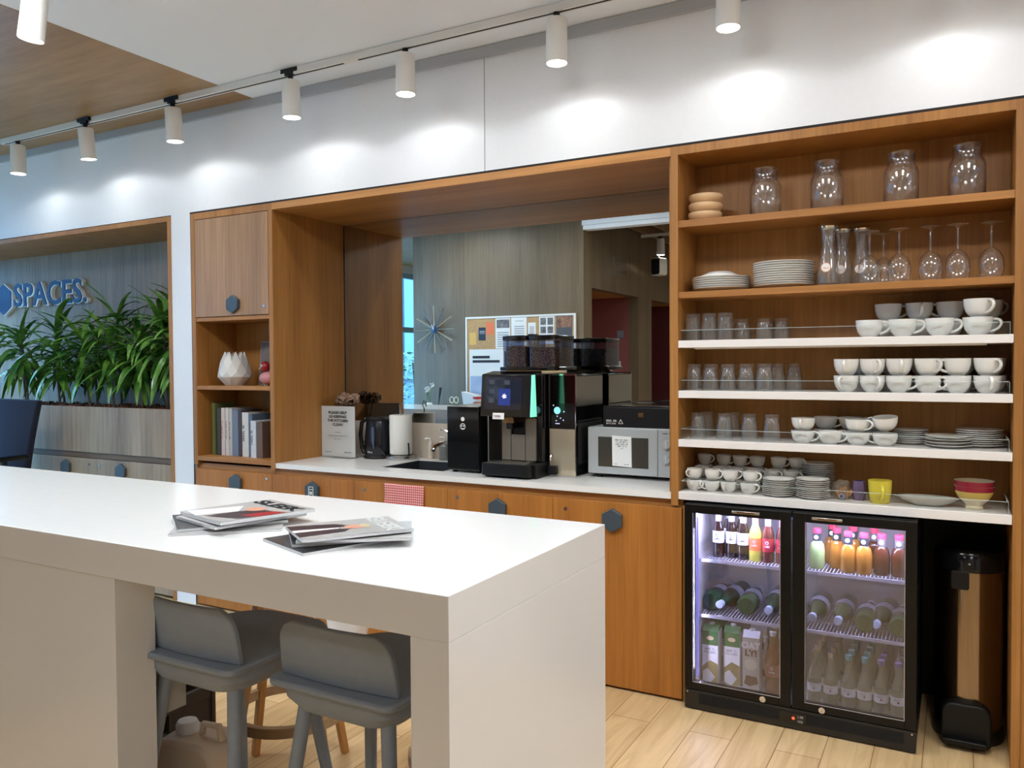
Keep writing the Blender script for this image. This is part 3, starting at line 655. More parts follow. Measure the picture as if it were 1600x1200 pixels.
# magazines on the island
MAGC = {}
COVER = mat('magazine_cover_grey', (176, 174, 172), .22); PAGES = mat('page_edges', (206, 206, 208), .7, noise=.06, nscale=200); DARKC = mat('magazine_cover_dark', (54, 54, 58), .25)
def magazine(name_label, loc, rz, W, Hh, th, kind, bend=0.0, group=None):
    t = thing('magazine', name_label, 'magazine', loc, rz, group)
    def bl(u, v): return th*0+bend*(u**2)*.5
    NU = 8
    bm = BM(); lo, hi = [], []
    for i in range(NU+1):
        u = i/NU; x = -W/2+W*u; zb = bend*abs(u-.0)**2
        lo.append((bm.verts.new((x, -Hh/2, zb)), bm.verts.new((x, Hh/2, zb)))); hi.append((bm.verts.new((x, -Hh/2, zb+th)), bm.verts.new((x, Hh/2, zb+th))))
    for i in range(NU):
        bm.faces.new((lo[i][0], lo[i][1], lo[i+1][1], lo[i+1][0])); bm.faces.new((hi[i][0], hi[i+1][0], hi[i+1][1], hi[i][1]))
        bm.faces.new((lo[i][0], lo[i+1][0], hi[i+1][0], hi[i][0])); bm.faces.new((lo[i][1], hi[i][1], hi[i+1][1], lo[i+1][1]))
    bm.faces.new((lo[0][0], hi[0][0], hi[0][1], lo[0][1])); bm.faces.new((lo[-1][0], lo[-1][1], hi[-1][1], hi[-1][0]))
    obj('pages', bm, PAGES, t)
    def sheet(nm, pts, m, e=.0006, lab=None):
        bm = BM(); uu = Vector((1, 0, 0))
        # subdivided patch following the bend
        x0, x1, y0, y1 = pts; n = 8; pr = None
        for i in range(n+1):
            x = x0+(x1-x0)*i/n; u = (x+W/2)/W; z = bend*u*u+th+e
            c = (bm.verts.new((x, y0, z)), bm.verts.new((x, y1, z)))
            if pr: bm.faces.new((pr[0], c[0], c[1], pr[1]))
            pr = c
        return obj(nm, bm, m, t)
    sheet('cover', (-W/2, W/2, -Hh/2, Hh/2), COVER if kind != 'dark' else DARKC)
    if kind in ('suit', 'girl'):
        me = text_mesh('SLEEK', Hh*.22, .0001, .002, 'CENTER'); xs_ = [v.co.x for v in me.vertices]; s = W*.94/(max(xs_)-min(xs_)); me.transform(Matrix.Scale(s, 4, (1, 0, 0)))
        for v in me.vertices: u = (v.co.x+W/2)/W; v.co.y += Hh*.27; v.co.z = bend*u*u+th+.0016
        me.materials.clear(); me.materials.append(PAPER if kind == 'suit' else INK); obj('masthead', me, None, t)
        def blob(nm, pl, m, e):
            bm = BM(); vs = []
            for (x, y) in pl: x *= W; y *= Hh; u = (x+W/2)/W; vs.append(bm.verts.new((x, y, bend*u*u+th+e)))
            bm.faces.new(vs); obj(nm, bm, m, t)
        SKIN = mat('printed_skin_tone', (206, 150, 128), .3); SUIT = mat('printed_dark_suit', (58, 46, 52), .3); REDP = mat('printed_red', (160, 36, 44), .3); PALE = mat('printed_pale_cloth', (224, 214, 214), .3)
        ov = lambda cx, cy, rx, ry: [(cx+rx*math.cos(2*PI*k/18), cy+ry*math.sin(2*PI*k/18)) for k in range(18)]
        if kind == 'suit':
            blob('printed_figure', [(-.42, -.5), (-.12, -.5), (-.04, -.1), (-.12, .02), (-.3, -.06)], SUIT, .0009); blob('printed_figure', [(.04, -.5), (.34, -.5), (.24, -.08), (.1, .0), (.02, -.12)], SUIT, .0009)
            blob('printed_figure', [(-.12, -.5), (.04, -.5), (.02, -.1), (-.05, -.08)], PALE, .0010); blob('printed_face', ov(-.01, .07, .13, .11), SKIN, .0012); blob('printed_hair', ov(-.01, .16, .13, .05), mat('printed_fair_hair', (196, 180, 150), .3), .0014)
        else:
            blob('printed_figure', [(-.45, -.45), (-.1, -.5), (.0, -.1), (-.3, .1)], PALE, .0009); blob('printed_figure', [(.0, -.45), (.46, -.3), (.48, .16), (.1, .1), (.0, -.1)], SUIT, .0010)
            blob('printed_figure', [(.25, -.2), (.49, -.15), (.49, .2), (.3, .12)], REDP, .0012); blob('printed_face', ov(.02, .08, .14, .10), SKIN, .0014)
    return t
Z = 1.05
magazine('magazine at the bottom of the left pile, pale cover', (-1.61, 1.44, Z), -.85, .22, .26, .006, 'plain', group='magazines in the left pile')
magazine('magazine second from the bottom of the left pile, dark cover', (-1.64, 1.46, Z+.0075), -.62, .21, .26, .006, 'dark', group='magazines in the left pile')
magazine('magazine third from the bottom of the left pile', (-1.61, 1.475, Z+.015), -.25, .21, .25, .006, 'plain', group='magazines in the left pile')
magazine('magazine on top of the left pile, white and red figure on its cover', (-1.60, 1.485, Z+.0225), -.30, .24, .25, .008, 'girl', .004, group='magazines in the left pile')
magazine('magazine at the bottom of the right pile', (-1.26, 1.43, Z), -.35, .20, .26, .006, 'dark', group='magazines in the right pile')
magazine('magazine second from the bottom of the right pile, turned to the left', (-1.25, 1.455, Z+.0075), -.75, .19, .25, .006, 'dark', group='magazines in the right pile')
magazine('magazine third from the bottom of the right pile', (-1.215, 1.455, Z+.015), -.95, .19, .25, .006, 'plain', group='magazines in the right pile')
magazine('magazine on top of the right pile with a fair-haired figure in a dark suit', (-1.228, 1.44, Z+.0225), -.60, .19, .25, .006, 'suit', .003, group='magazines in the right pile')

# ================================================================== OFFICE CHAIR by the planter
t = thing('office_chair', 'navy blue office chair with black armrests by the planter cabinet', 'chair', (-5.59, 2.85, 0), .12); NV = mat('navy_fabric', (16, 25, 48), .8, noise=.1, nscale=300, bump=.3)
bm = BM(); g = {}; NX, NZ = 12, 10
for s in (0, 1):
    for i in range(NX+1):
        for j in range(NZ+1):
            u, v = i/NX*2-1, j/NZ; hw = .20+.13*v; x = hw*u; z = .70+.545*v-.012*u*u*v; y = .06*u*u+(.03*(v-.4)**2)+(0 if s == 0 else -.045)
            g[s, i, j] = bm.verts.new((x, y+.22, z))
for i in range(NX):
    for j in range(NZ):
        bm.faces.new((g[0, i, j], g[0, i+1, j], g[0, i+1, j+1], g[0, i, j+1])); bm.faces.new((g[1, i, j], g[1, i, j+1], g[1, i+1, j+1], g[1, i+1, j]))
    bm.faces.new((g[0, i, NZ], g[0, i+1, NZ], g[1, i+1, NZ], g[1, i, NZ])); bm.faces.new((g[0, i, 0], g[1, i, 0], g[1, i+1, 0], g[0, i+1, 0]))
for j in range(NZ): bm.faces.new((g[0, 0, j], g[0, 0, j+1], g[1, 0, j+1], g[1, 0, j])); bm.faces.new((g[0, NX, j], g[1, NX, j], g[1, NX, j+1], g[0, NX, j+1]))
obj('backrest', bm, NV, t, .008, smooth=60)
obj('seat', PR(rrect(-.25, .25, -.27, .22, .08), .50, .57, 'xy'), NV, t, .02)
obj('back_support', T([(0, .05, .49), (0, .29, .50), (0, .28, .75)], .022, 8), BLACKM, t)
for s in (-1, 1):
    a = obj('armrest', PR(rrect(s*.29-.04, s*.29+.04, -.16, .20, .03), .855, .885, 'xy'), BLACK, t, .008); obj('arm_post', T([(s*.24, .05, .49), (s*.30, .05, .52), (s*.30, .03, .855)], .018, 8), BLACKM, t)
bm = BM(); cyl(bm, 0, 0, .10, .50, .028, .02, 14); obj('gas_column', bm, BLACKM, t)
for k in range(5):
    a = 2*PI*k/5+.3; d = Vector((math.cos(a), math.sin(a), 0)); l = obj('base_arm', T([d*.03+Vector((0, 0, .12)), d*.30+Vector((0, 0, .075))], [.022, .014], 8), BLACKM, t)
    obj('castor', Lz([(0, -.012), (.03, -.012), (.03, .012), (0, .012)], 14, mtx=Matrix.Translation((d.x*.30, d.y*.30, .0305)) @ Matrix.Rotation(a+PI/2, 4, 'Z') @ Matrix.Rotation(PI/2, 4, 'X')), BLACKM, l)

# ================================================================== ON THE WORKTOP
WZ = .9
t = thing('sign_holder', 'white notice in a clear stand asking to keep the kitchen clean', 'sign', (-3.255, 3.735, WZ), .0)
obj('stand', B(-.125, .125, -.035, .035, 0, .004), GL, t); obj('clear_cover', B(-.131, .131, -.005, -.003, .004, .312), GL, t)
obj('notice', B(-.128, .128, -.002, .002, .005, .308), PAPER, t)
TM = lambda x, y, z: Matrix.Translation((x, y, z))
for k, s in enumerate(['PLEASE HELP', 'US KEEPING', 'THE KITCHEN', 'CLEAN']): text('lettering', s, .0225, INK, t, TM(0, -.0058, .262-.0238*k), .0002, .0004, sx=1.12)
bm = BM(); box(bm, -.022, .022, -.0062, -.0055, .150, .1525); glyphs(bm, -.075, .075, .128, .005, -.0055, 3); glyphs(bm, -.025, .025, .108, .005, -.0055, 4); obj('small_print', bm, INKG, t)
bm = BM(); glyphs(bm, -.10, -.05, .03, .004, -.0055, 5); glyphs(bm, .05, .105, .03, .006, -.0055, 6); obj('small_print', bm, INK, t)
# dried hydrangea in a small vase behind the notice
t = thing('dried_hydrangea', 'dried brown hydrangea heads in a slim vase behind the notice', 'dried flowers', (-3.285, 3.86, WZ))
obj('vase', Lz([(0, 0), (.028, 0), (.034, .04), (.02, .12), (.016, .17), (.013, .17), (.015, .12), (0, .03)], 20), CERAM, t)
DRY = mat('dried_petals', (172, 140, 118), .85, noise=.35, nscale=30); rnd = random.Random(8)
for (cx, cy, cz, rr) in ((-.028, 0, .345, .062), (.045, -.005, .345, .052)):
    obj('stem', T([(0, 0, .12), (cx*.4, cy, .24), (cx, cy, cz)], .003, 6), mat('dry_stem', (88, 64, 42), .8), t)
    bm = BM()
    for k in range(110):
        d = Vector((rnd.gauss(0, 1), rnd.gauss(0, 1), rnd.gauss(0, 1))).normalized(); c = Vector((cx, cy, cz))+Vector((d.x*rr, d.y*rr*.8, d.z*rr*.62))*rnd.uniform(.75, 1.05); s = rnd.uniform(.009, .015)
        u = d.cross(Vector((.3, .5, 1))).normalized(); v = d.cross(u); vs = [bm.verts.new(c+u*s), bm.verts.new(c+v*s+d*s*.4), bm.verts.new(c-u*s), bm.verts.new(c-v*s+d*s*.4)]; cc = bm.verts.new(c-d*s*.3)
        for i in range(4): bm.faces.new((vs[i], vs[(i+1) % 4], cc))
    obj('flower_head', bm, DRY, t, smooth=0)
# kettle
t = thing('electric_kettle', 'black plastic electric kettle with its handle to the left', 'kettle', (-3.03, 3.83, WZ))
obj('base', Lz([(0, 0), (.085, 0), (.088, .008), (.082, .018), (0, .018)], 32), BLACKM, t)
obj('body', Lz([(0, .019), (.080, .019), (.084, .03), (.078, .12), (.070, .21), (.066, .225), (0, .227)], 36), mat('black_kettle_plastic', (16, 18, 26), .18), t)
obj('lid', Lz([(.067, .222), (.069, .232), (.062, .243), (0, .247)], 32), BLACKM, t)
obj('handle', T([(-.060, -.03, .236), (-.085, -.045, .21), (-.092, -.05, .14), (-.088, -.045, .075), (-.07, -.035, .05)], [.012, .013, .012, .012, .010], 10, flat=.8), BLACK, t)
obj('water_window', PR(rrect(.012, .030, .06, .19, .008), -.078, -.070, 'xz'), mat('smoked_plastic', (74, 80, 96), .2), t)
bm = BM(); glyphs(bm, -.012, .022, .036, .010, -.0835, 2); obj('printed_mark', bm, WHITEPL, t)
obj('power_cord', T([(-.07, .02, .012), (-.10, .035, .045), (-.125, .04, .085), (-.155, .04, .085), (-.168, .04, .05), (-.15, .04, .018), (-.11, .05, .006), (-.07, .06, .006)], .004, 8), BLACKM, t)
# paper towels
t = thing('paper_towel_holder', 'steel paper towel holder with a white roll', 'paper towel holder', (-2.865, 3.835, WZ))
obj('base', Lz([(0, 0), (.092, 0), (.094, .006), (.092, .022), (.086, .026), (0, .026)], 40), STEEL, t)
bm = BM(); tube(bm, [(0, 0, .026), (0, 0, .285)], .005, 10); tube(bm, [(0, 0, .285), (-.012, 0, .31), (-.002, 0, .335), (.014, 0, .325), (.014, 0, .296)], .0035, 8); obj('post', bm, STEEL, t)
obj('guide_arm', T([(.078, -.03, .02), (.079, -.03, .055), (.076, -.03, .09), (.074, -.03, .10)], .004, 8), BLACKM, t)
obj('paper_roll', Lz([(.018, .03), (.064, .03), (.066, .034), (.067, .255), (.064, .26), (.018, .26), (.018, .03)], 40), mat('soft_paper', (226, 224, 216), .9, bump=.3, nscale=120), t)
bm = BM(); pts = [(-.035, -.058), (-.02, -.070), (-.006, -.066)]
for a, b_ in zip(pts, pts[1:]): vs = [bm.verts.new((a[0], a[1], .034)), bm.verts.new((b_[0], b_[1], .034)), bm.verts.new((b_[0], b_[1], .24)), bm.verts.new((a[0], a[1], .24))]; bm.faces.new(vs)
obj('loose_sheet', bm, MATS['soft_paper'], t)
# second small black bottle behind the roll
tag(obj('black_dispenser', Lz([(0, 0), (.018, 0), (.02, .06), (.017, .10), (.009, .115), (0, .118)], 20), BLACKM, loc=(-2.955, 3.92, WZ)), 'slim black container standing behind the paper towel roll', 'container')
# faucet and soap bottles
t = thing('faucet', 'chrome single-lever faucet behind the sink', 'faucet', (-2.53, 3.875, WZ))
obj('body', Lz([(0, 0), (.028, 0), (.028, .006), (.022, .012), (.022, .10), (.024, .105), (.024, .135), (.018, .145), (0, .147)], 24), CHROME, t)
obj('spout', T([(0, -.01, .105), (-.01, -.07, .115), (-.02, -.15, .095), (-.022, -.165, .075)], [.014, .013, .012, .012], 12), CHROME, t)
obj('lever', T([(0, 0, .145), (-.01, .0, .165), (-.05, -.005, .178), (-.075, -.008, .180)], [.008, .007, .006, .006], 10, flat=1.6), CHROME, t)
def soap(name, label, loc, m, h, r):
    t = thing(name, label, 'soap bottle', loc, 0, 'soap bottles by the sink')
    obj('bottle', Lz([(0, 0), (r, 0), (r*1.03, .01), (r, h*.6), (r*.5, h*.78), (r*.35, h*.8), (0, h*.8)], 22), m, t)
    bm = BM(); cyl(bm, 0, 0, h*.8, h*.86, r*.38, n=14); tube(bm, [(0, 0, h*.86), (0, 0, h*.97), (-.02, -.01, h*.98), (-.028, -.014, h*.95)], .004, 8); obj('pump', bm, WHITEPL, t)
soap('soap_bottle', 'small clear soap bottle with a white pump, left of the faucet', (-2.705, 3.905, WZ), mat('pale_soap', (206, 192, 176), .3), .125, .017)
soap('soap_bottle', 'wide grey washing-up bottle right in front of the splashback by the faucet', (-2.605, 3.905, WZ), mat('grey_soap', (122, 124, 118), .3), .135, .032)
# tea towel: hangs over the door of the middle base cabinet
bm = BM(); NX, NZ = 20, 12; pr = None
for j in range(NZ+1):
    row = []
    for i in range(NX+1):
        u, v = i/NX, j/NZ; x = -2.608+.245*u+.004*math.sin(v*5); z = .8385-.165*v+.002*math.sin(u*9); y = 3.3465-.006*(.5+.5*math.sin(u*14+v*2))*v
        row.append(bm.verts.new((x, y, z)))
    if pr:
        for i in range(NX): bm.faces.new((pr[i], pr[i+1], row[i+1], row[i]))
    pr = row
TOW, nt, b = newmat('red_check_cotton'); tc = nt.nodes.new('ShaderNodeTexCoord'); sx_ = nt.nodes.new('ShaderNodeSeparateXYZ'); nt.links.new(tc.outputs['Object'], sx_.inputs[0]); vals = []
for ch in ('X', 'Z'):
    m1 = nt.nodes.new('ShaderNodeMath'); m1.operation = 'MULTIPLY'; m1.inputs[1].default_value = 80; m2 = nt.nodes.new('ShaderNodeMath'); m2.operation = 'FRACT'; m3 = nt.nodes.new('ShaderNodeMath'); m3.operation = 'GREATER_THAN'; m3.inputs[1].default_value = .62
    nt.links.new(sx_.outputs[ch], m1.inputs[0]); nt.links.new(m1.outputs[0], m2.inputs[0]); nt.links.new(m2.outputs[0], m3.inputs[0]); vals.append(m3.outputs[0])
mm = nt.nodes.new('ShaderNodeMath'); mm.operation = 'ADD'; nt.links.new(vals[0], mm.inputs[0]); nt.links.new(vals[1], mm.inputs[1])
cr = nt.nodes.new('ShaderNodeValToRGB'); cr.color_ramp.elements[0].color = rgb(196, 60, 62); cr.color_ramp.elements[1].color = rgb(240, 226, 220); cr.color_ramp.elements[1].position = 1.0
e = cr.color_ramp.elements.new(.5); e.color = rgb(226, 150, 144); md = nt.nodes.new('ShaderNodeMath'); md.operation = 'MULTIPLY'; md.inputs[1].default_value = .5
nt.links.new(mm.outputs[0], md.inputs[0]); nt.links.new(md.outputs[0], cr.inputs[0]); nt.links.new(cr.outputs[0], b.inputs['Base Color']); b.inputs['Roughness'].default_value = .9
o = obj('tea_towel', bm, TOW, smooth=60); so = o.modifiers.new('s', 'SOLIDIFY'); so.thickness = .002; tag(o, 'red and white checked tea towel hanging over the oak door under the sink', 'towel')
# milk cooler
t = thing('milk_cooler', 'tall black milk cooler with a silver rim left of the coffee machine', 'milk cooler', (-2.212, 3.49, WZ))
for k, (x, y) in enumerate(((-.07, .03), (.07, .03), (-.07, .30), (.07, .30))): obj('foot', Lz([(0, 0), (.014, 0), (.014, .012), (0, .012)], 12, x, y), BLACKM, t)
obj('body', B(-.095, .095, 0.006, .34, .012, .334), BLACKM, t, .003); obj('door', B(-.095, .095, -.006, .006, .012, .338), mat('black_glass_front', (12, 12, 14), .06), t, .002); obj('rim', B(-.095, .095, -.004, .34, .334, .341), STEEL, t, .001)
bm = BM(); M = Matrix.Translation((0, -.0062, 0)) @ Matrix.Rotation(PI/2, 4, 'X')
lathe(bm, [(0, 0), (.011, 0), (.011, .001), (0, .001)], n=18, mtx=M @ TM(0, .275, 0)); lathe(bm, [(.013, 0), (.016, 0), (.016, .001), (.013, .001), (.013, 0)], n=22, mtx=M @ TM(0, .237, 0))
for a in (-.006, .006): lathe(bm, [(0, 0), (.004, 0), (.004, .001), (0, .001)], n=12, mtx=M @ TM(a, .24, 0))
box(bm, -.008, .008, -.0072, -.0062, .226, .229); obj('emblem', bm, WHITEPL, t)
# coffee machine
t = thing('coffee_machine', 'large black bean-to-cup coffee machine with touchscreen and bean hoppers', 'coffee machine', (-2.05, 3.42, WZ))
MC = t; GREYP = mat('champagne_metal', (142, 132, 118), .35, metal=.6); W_ = .275
obj('body', B(0, W_, .10, .50, .07, .505), BLACK, t, .004)
bm = BM(); box(bm, -.008, W_+.005, .02, .46, 0, .07); obj('base', bm, BLACKM, t, .003)
bm = BM(); prism(bm, rrect(0.0, W_-.01, -.03, .02, .015), .012, .072, 'xy'); obj('drip_tray', bm, BLACKM, t, .003)
bm = BM(); box(bm, .02, W_-.03, -.022, .09, .0725, .0745); [box(bm, .03+.012*k, .034+.012*k, -.018, .085, .0745, .0765) for k in range(18)]; obj('drip_grid', bm, STEEL, t)
obj('panel', B(.055, .105, .085, .0995, .078, .290), GREYP, t, .002); obj('panel', B(.188, .245, .085, .0995, .078, .290), GREYP, t, .002); obj('panel', B(.108, .185, .085, .0995, .078, .205), GREYP, t, .002)
obj('side_rail', B(.0, .006, .04, .0995, .072, .30), STEEL, t)
obj('spout', B(.095, .155, .02, .0995, .265, .303), BRASS, t, .004); obj('nozzle', B(.108, .142, .035, .075, .235, .265), BLACK, t, .003)
hd = obj('head', PR([(.0, .300), (-.03, .300), (-.012, .505), (.099, .52), (.099, .300)], -.001, W_, 'yz'), BLACK, t, .004)
def ytilt(z): return -.03+(z-.300)/(.505-.300)*.018
def screenpoly(x0, x1, z0, z1, e): 
    bm = BM(); vs = [bm.verts.new((x, ytilt(z)-e, z)) for x, z in ((x0, z0), (x1, z0), (x1, z1), (x0, z1))]; f = bm.faces.new(vs); ex = bmesh.ops.extrude_face_region(bm, geom=[f]); [setattr(v.co, 'y', v.co.y+e*.8) for v in ex['geom'] if isinstance(v, bmesh.types.BMVert)]; return bm
obj('screen', screenpoly(.022, .225, .335, .490, .0015), mat('screen_glass', (26, 28, 40), .05, emit=(40, 46, 70), es=.04), t)
SB = mat('screen_blue', (28, 46, 110), .2, emit=(30, 50, 120), es=.14); SWH = mat('screen_white', (190, 200, 235), .2, emit=(190, 200, 240), es=.35)
obj('screen_icon', screenpoly(.098, .165, .355, .435, .0022), SB, t)
bm = BM(); vs = [bm.verts.new((.132+.016*(1 if k % 2 else .45)*math.cos(2*PI*k/14), ytilt(.398)-.003, .398+.016*(1 if k % 2 else .5)*math.sin(2*PI*k/14))) for k in range(14)]; bm.faces.new(vs); obj('screen_mark', bm, SWH, t)
bm = BM()
for (x, z) in ((.045, .375), (.045, .42), (.045, .465), (.13, .462)):
    box(bm, x-.0, x+.03, ytilt(z)-.0022, ytilt(z)-.0018, z-.014, z+.014)
obj('screen_tiles', bm, mat('screen_tile', (56, 62, 74), .3, emit=(70, 80, 96), es=.07), t)
obj('light_strip', PR([(.02, .302), (-.030, .302), (-.012, .50), (.006, .502)], W_, W_+.010, 'yz'), mat('mint_light', (120, 226, 180), .4, emit=(110, 232, 178), es=.36), t)
n_ = obj('label_card', PR([(-.034, .288), (-.036, .288), (-.032, .318), (-.030, .318)], .072, .135, 'yz'), PAPER, t)
bm = BM(); glyphs(bm, .080, .125, .297, .010, -.0355, 12); obj('card_marks', bm, mat('red_grey_ink', (140, 90, 90), .6), t)
obj('hopper_tray', PR(rrect(.035, .36, .07, .36, .05), .521, .540, 'xy'), BLACK, t, .004)
BEAN, nt, b = newmat('coffee_beans'); tc = nt.nodes.new('ShaderNodeTexCoord'); vo = nt.nodes.new('ShaderNodeTexVoronoi'); vo.inputs['Scale'].default_value = 130; nt.links.new(tc.outputs['Object'], vo.inputs[0])
cr = nt.nodes.new('ShaderNodeValToRGB'); cr.color_ramp.elements[0].color = rgb(150, 96, 66); cr.color_ramp.elements[1].color = rgb(34, 20, 16); cr.color_ramp.elements[0].position = .1; cr.color_ramp.elements[1].position = .6
nt.links.new(vo.outputs['Distance'], cr.inputs[0]); nt.links.new(cr.outputs[0], b.inputs['Base Color']); b.inputs['Roughness'].default_value = .3; bp = nt.nodes.new('ShaderNodeBump'); bp.invert = True; bp.inputs['Distance'].default_value = .004; nt.links.new(vo.outputs['Distance'], bp.inputs['Height']); nt.links.new(bp.outputs[0], b.inputs['Normal'])
for k, (x0, x1, bz, mm_) in enumerate(((.03, .055, .62, mat('cocoa_powder', (128, 92, 72), .9)), (.060, .185, .640, BEAN), (.19, .345, .635, BEAN))):
    y0 = .10 if k else .14; h = obj('hopper', PR(rrect(x0, x1, y0, .34, .012 if not k else .03), .5405, .672, 'xy'), glass('hopper_plastic', (206, 210, 222), 1.3), t, 0)
    obj('contents', PR(rrect(x0+.004, x1-.004, y0+.004, .335, .010 if not k else .028), .5412, bz, 'xy'), mm_, h); obj('lid', PR(rrect(x0-.002, x1+.002, y0-.002, .342, .012 if not k else .03), .6725, .695, 'xy'), BLACK, h, .003)
obj('lid_knob', B(.17, .20, .15, .20, .6955, .703), BLACKM, t)
# chrome tower
t = thing('water_dispenser', 'narrow mirror-fronted black hot water tower between coffee machine and microwave', 'water dispenser', (-1.765, 3.575, WZ))
obj('body', B(.003, .142, .006, .34, .006, .50), BLACK, t, .002)
bm = BM(); box(bm, 0, .004, -.004, .006, 0, .505); box(bm, .141, .145, -.004, .006, 0, .505); box(bm, .004, .141, -.004, .006, .497, .505); box(bm, .004, .141, -.004, .006, 0, .006); box(bm, .0, .145, .006, .34, 0, .006); obj('frame', bm, CHROME, t)
MF = mat('cream_reflection_front', (206, 192, 168), .12, metal=.55)  # cream base colour holds a reflection painted into the mirror panel
obj('front_panel', B(.004, .141, -.001, .0055, .36, .497), mat('dark_mirror', (92, 88, 92), .05, metal=1), t); obj('front_panel', B(.004, .141, -.001, .0055, .006, .235), MF, t)
obj('control_panel', B(.004, .141, -.0025, .0055, .235, .36), BLACK, t)
lathe_m = Matrix.Translation((.045, -.0027, .325)) @ Matrix.Rotation(PI/2, 4, 'X')
obj('dial', Lz([(0, 0), (.018, 0), (.017, .002), (0, .002)], 28, mtx=lathe_m), mat('ice_blue_light', (130, 200, 220), .3, emit=(140, 214, 232), es=.3), t)
bm = BM(); [lathe(bm, [(0, 0), (.003, 0), (.003, .001), (0, .001)], n=10, mtx=Matrix.Translation((x, -.0027, z)) @ Matrix.Rotation(PI/2, 4, 'X')) for x, z in ((.025, .35), (.045, .297), (.063, .288), (.078, .278), (.04, .275), (.082, .32))]; box(bm, .035, .058, -.0033, -.0026, .259, .263); obj('button_lights', bm, SWH, t)
tp = obj('tap', T([(.018, -.002, .105), (.018, -.02, .105), (.018, -.026, .095), (.018, -.026, .08)], .006, 10), CHROME, t); obj('cup_rest', B(.0045, .05, -.03, -.0045, .012, .055), BLACKM, t, .003)
obj('side_panel', B(.142, .1445, .008, .335, .345, .492), mat('satin_side', (176, 174, 166), .22, metal=.85), t)
bm = BM(); box(bm, .142, .1435, .03, .32, .27, .275); box(bm, .142, .1435, .03, .33, .06, .262); obj('side_cover', bm, mat('charcoal_side', (46, 44, 44), .4), t)
bm = BM(); box(bm, .1435, .1439, .065, .245, .075, .24); [box(bm, .1439, .1448, .07, .24, .08+.01*k, .083+.01*k) for k in range(16)]; obj('vent_panel', bm, mat('vent_dark', (24, 24, 24), .6), t)
# microwave
t = thing('microwave', 'silver microwave oven with a notice taped to its door', 'microwave', (-1.585, 3.635, WZ)); SILV = mat('silver_paint', (182, 186, 188), .35, metal=.25)
for (x, y) in ((.05, .03), (.42, .03), (.05, .26), (.42, .26)): obj('foot', Lz([(0, 0), (.014, 0), (.014, .018), (0, .018)], 12, x, y), BLACKM, t)
obj('body', B(0, .475, .012, .30, .018, .246), SILV, t, .004)
d = obj('door', B(0.0005, .355, 0, .0115, .020, .244), SILV, t, .003); obj('window', B(.055, .310, -.0015, -.0003, .055, .200), mat('microwave_window', (66, 64, 58), .08), d, .001)
obj('control_panel', B(.357, .4745, 0, .0115, .020, .244), SILV, t, .003)
for z in (.175, .105):
    kb = obj('knob', Lz([(0, 0), (.021, 0), (.019, .016), (0, .016)], 24, mtx=Matrix.Translation((.40, -.0003, z)) @ Matrix.Rotation(PI/2, 4, 'X')), SILV, t); obj('pointer', B(.3985, .4015, -.0185, -.0165, z-.016, z+.016), WHITEPL, kb)
bm = BM(); [box(bm, .40+.03*math.cos(a)-.001, .40+.03*math.cos(a)+.001, -.0008, -.0002, z+.03*math.sin(a)-.001, z+.03*math.sin(a)+.001) for z in (.175, .105) for a in [k*PI/7 for k in range(14)]]; glyphs(bm, .378, .43, .222, .006, -.0003, 9); obj('printed_scale', bm, INK, t)
obj('open_button', B(.365, .466, -.002, -.0003, .028, .052), SILV, t, .001)
nt_ = thing('notice_sheet', 'white paper notice with bold lines taped on the microwave door', 'notice', (-1.585, 3.635, WZ))
obj('sheet', PR([(.130, .062), (.228, .058), (.226, .204), (.128, .208)], -.0040, -.0018, 'xz'), PAPER, nt_)
bm = BM(); [glyphs(bm, a, b_, z, .0062, -.0041, s) for a, b_, z, s in ((.145, .213, .184, 1), (.148, .211, .174, 2), (.147, .212, .164, 3), (.157, .202, .154, 4))]; box(bm, .171, .186, -.0046, -.0041, .145, .1465); glyphs(bm, .142, .158, .070, .003, -.0041, 7); glyphs(bm, .19, .215, .069, .004, -.0041, 8); obj('lettering', bm, INK, nt_)
# black box on the microwave
t = thing('capsule_drawer', 'flat black box with a white triangle mark on top of the microwave', 'box', (-1.515, 3.66, 1.146))
obj('body', B(0, .41, 0, .27, 0, .097), mat('black_card', (12, 13, 18), .35), t, .003); obj('lid', B(-.0, .41, .0, .27, .0975, .104), BLACK, t, .002)
bm = BM(); glyphs(bm, .018, .075, .026, .009, -.0003, 21); glyphs(bm, .018, .068, .014, .007, -.0003, 22)
tri = lambda s: [(.092+s*math.sin(2*PI*k/3), .024+s*math.cos(2*PI*k/3)) for k in range(3)]
o_, i_ = tri(.015), tri(.010)
for k in range(3):
    a, b_, c, d_ = o_[k], o_[(k+1) % 3], i_[(k+1) % 3], i_[k]; prism(bm, [a, b_, c, d_], -.0008, -.0002, 'xz')
obj('printed_mark', bm, WHITEPL, t)
bm = BM(); box(bm, .182, .207, -.002, -.0002, .050, .072); obj('badge', bm, BRASS, t)
obj('top_strip', B(.10, .40, .002, .02, .1045, .1065), STEEL, t)

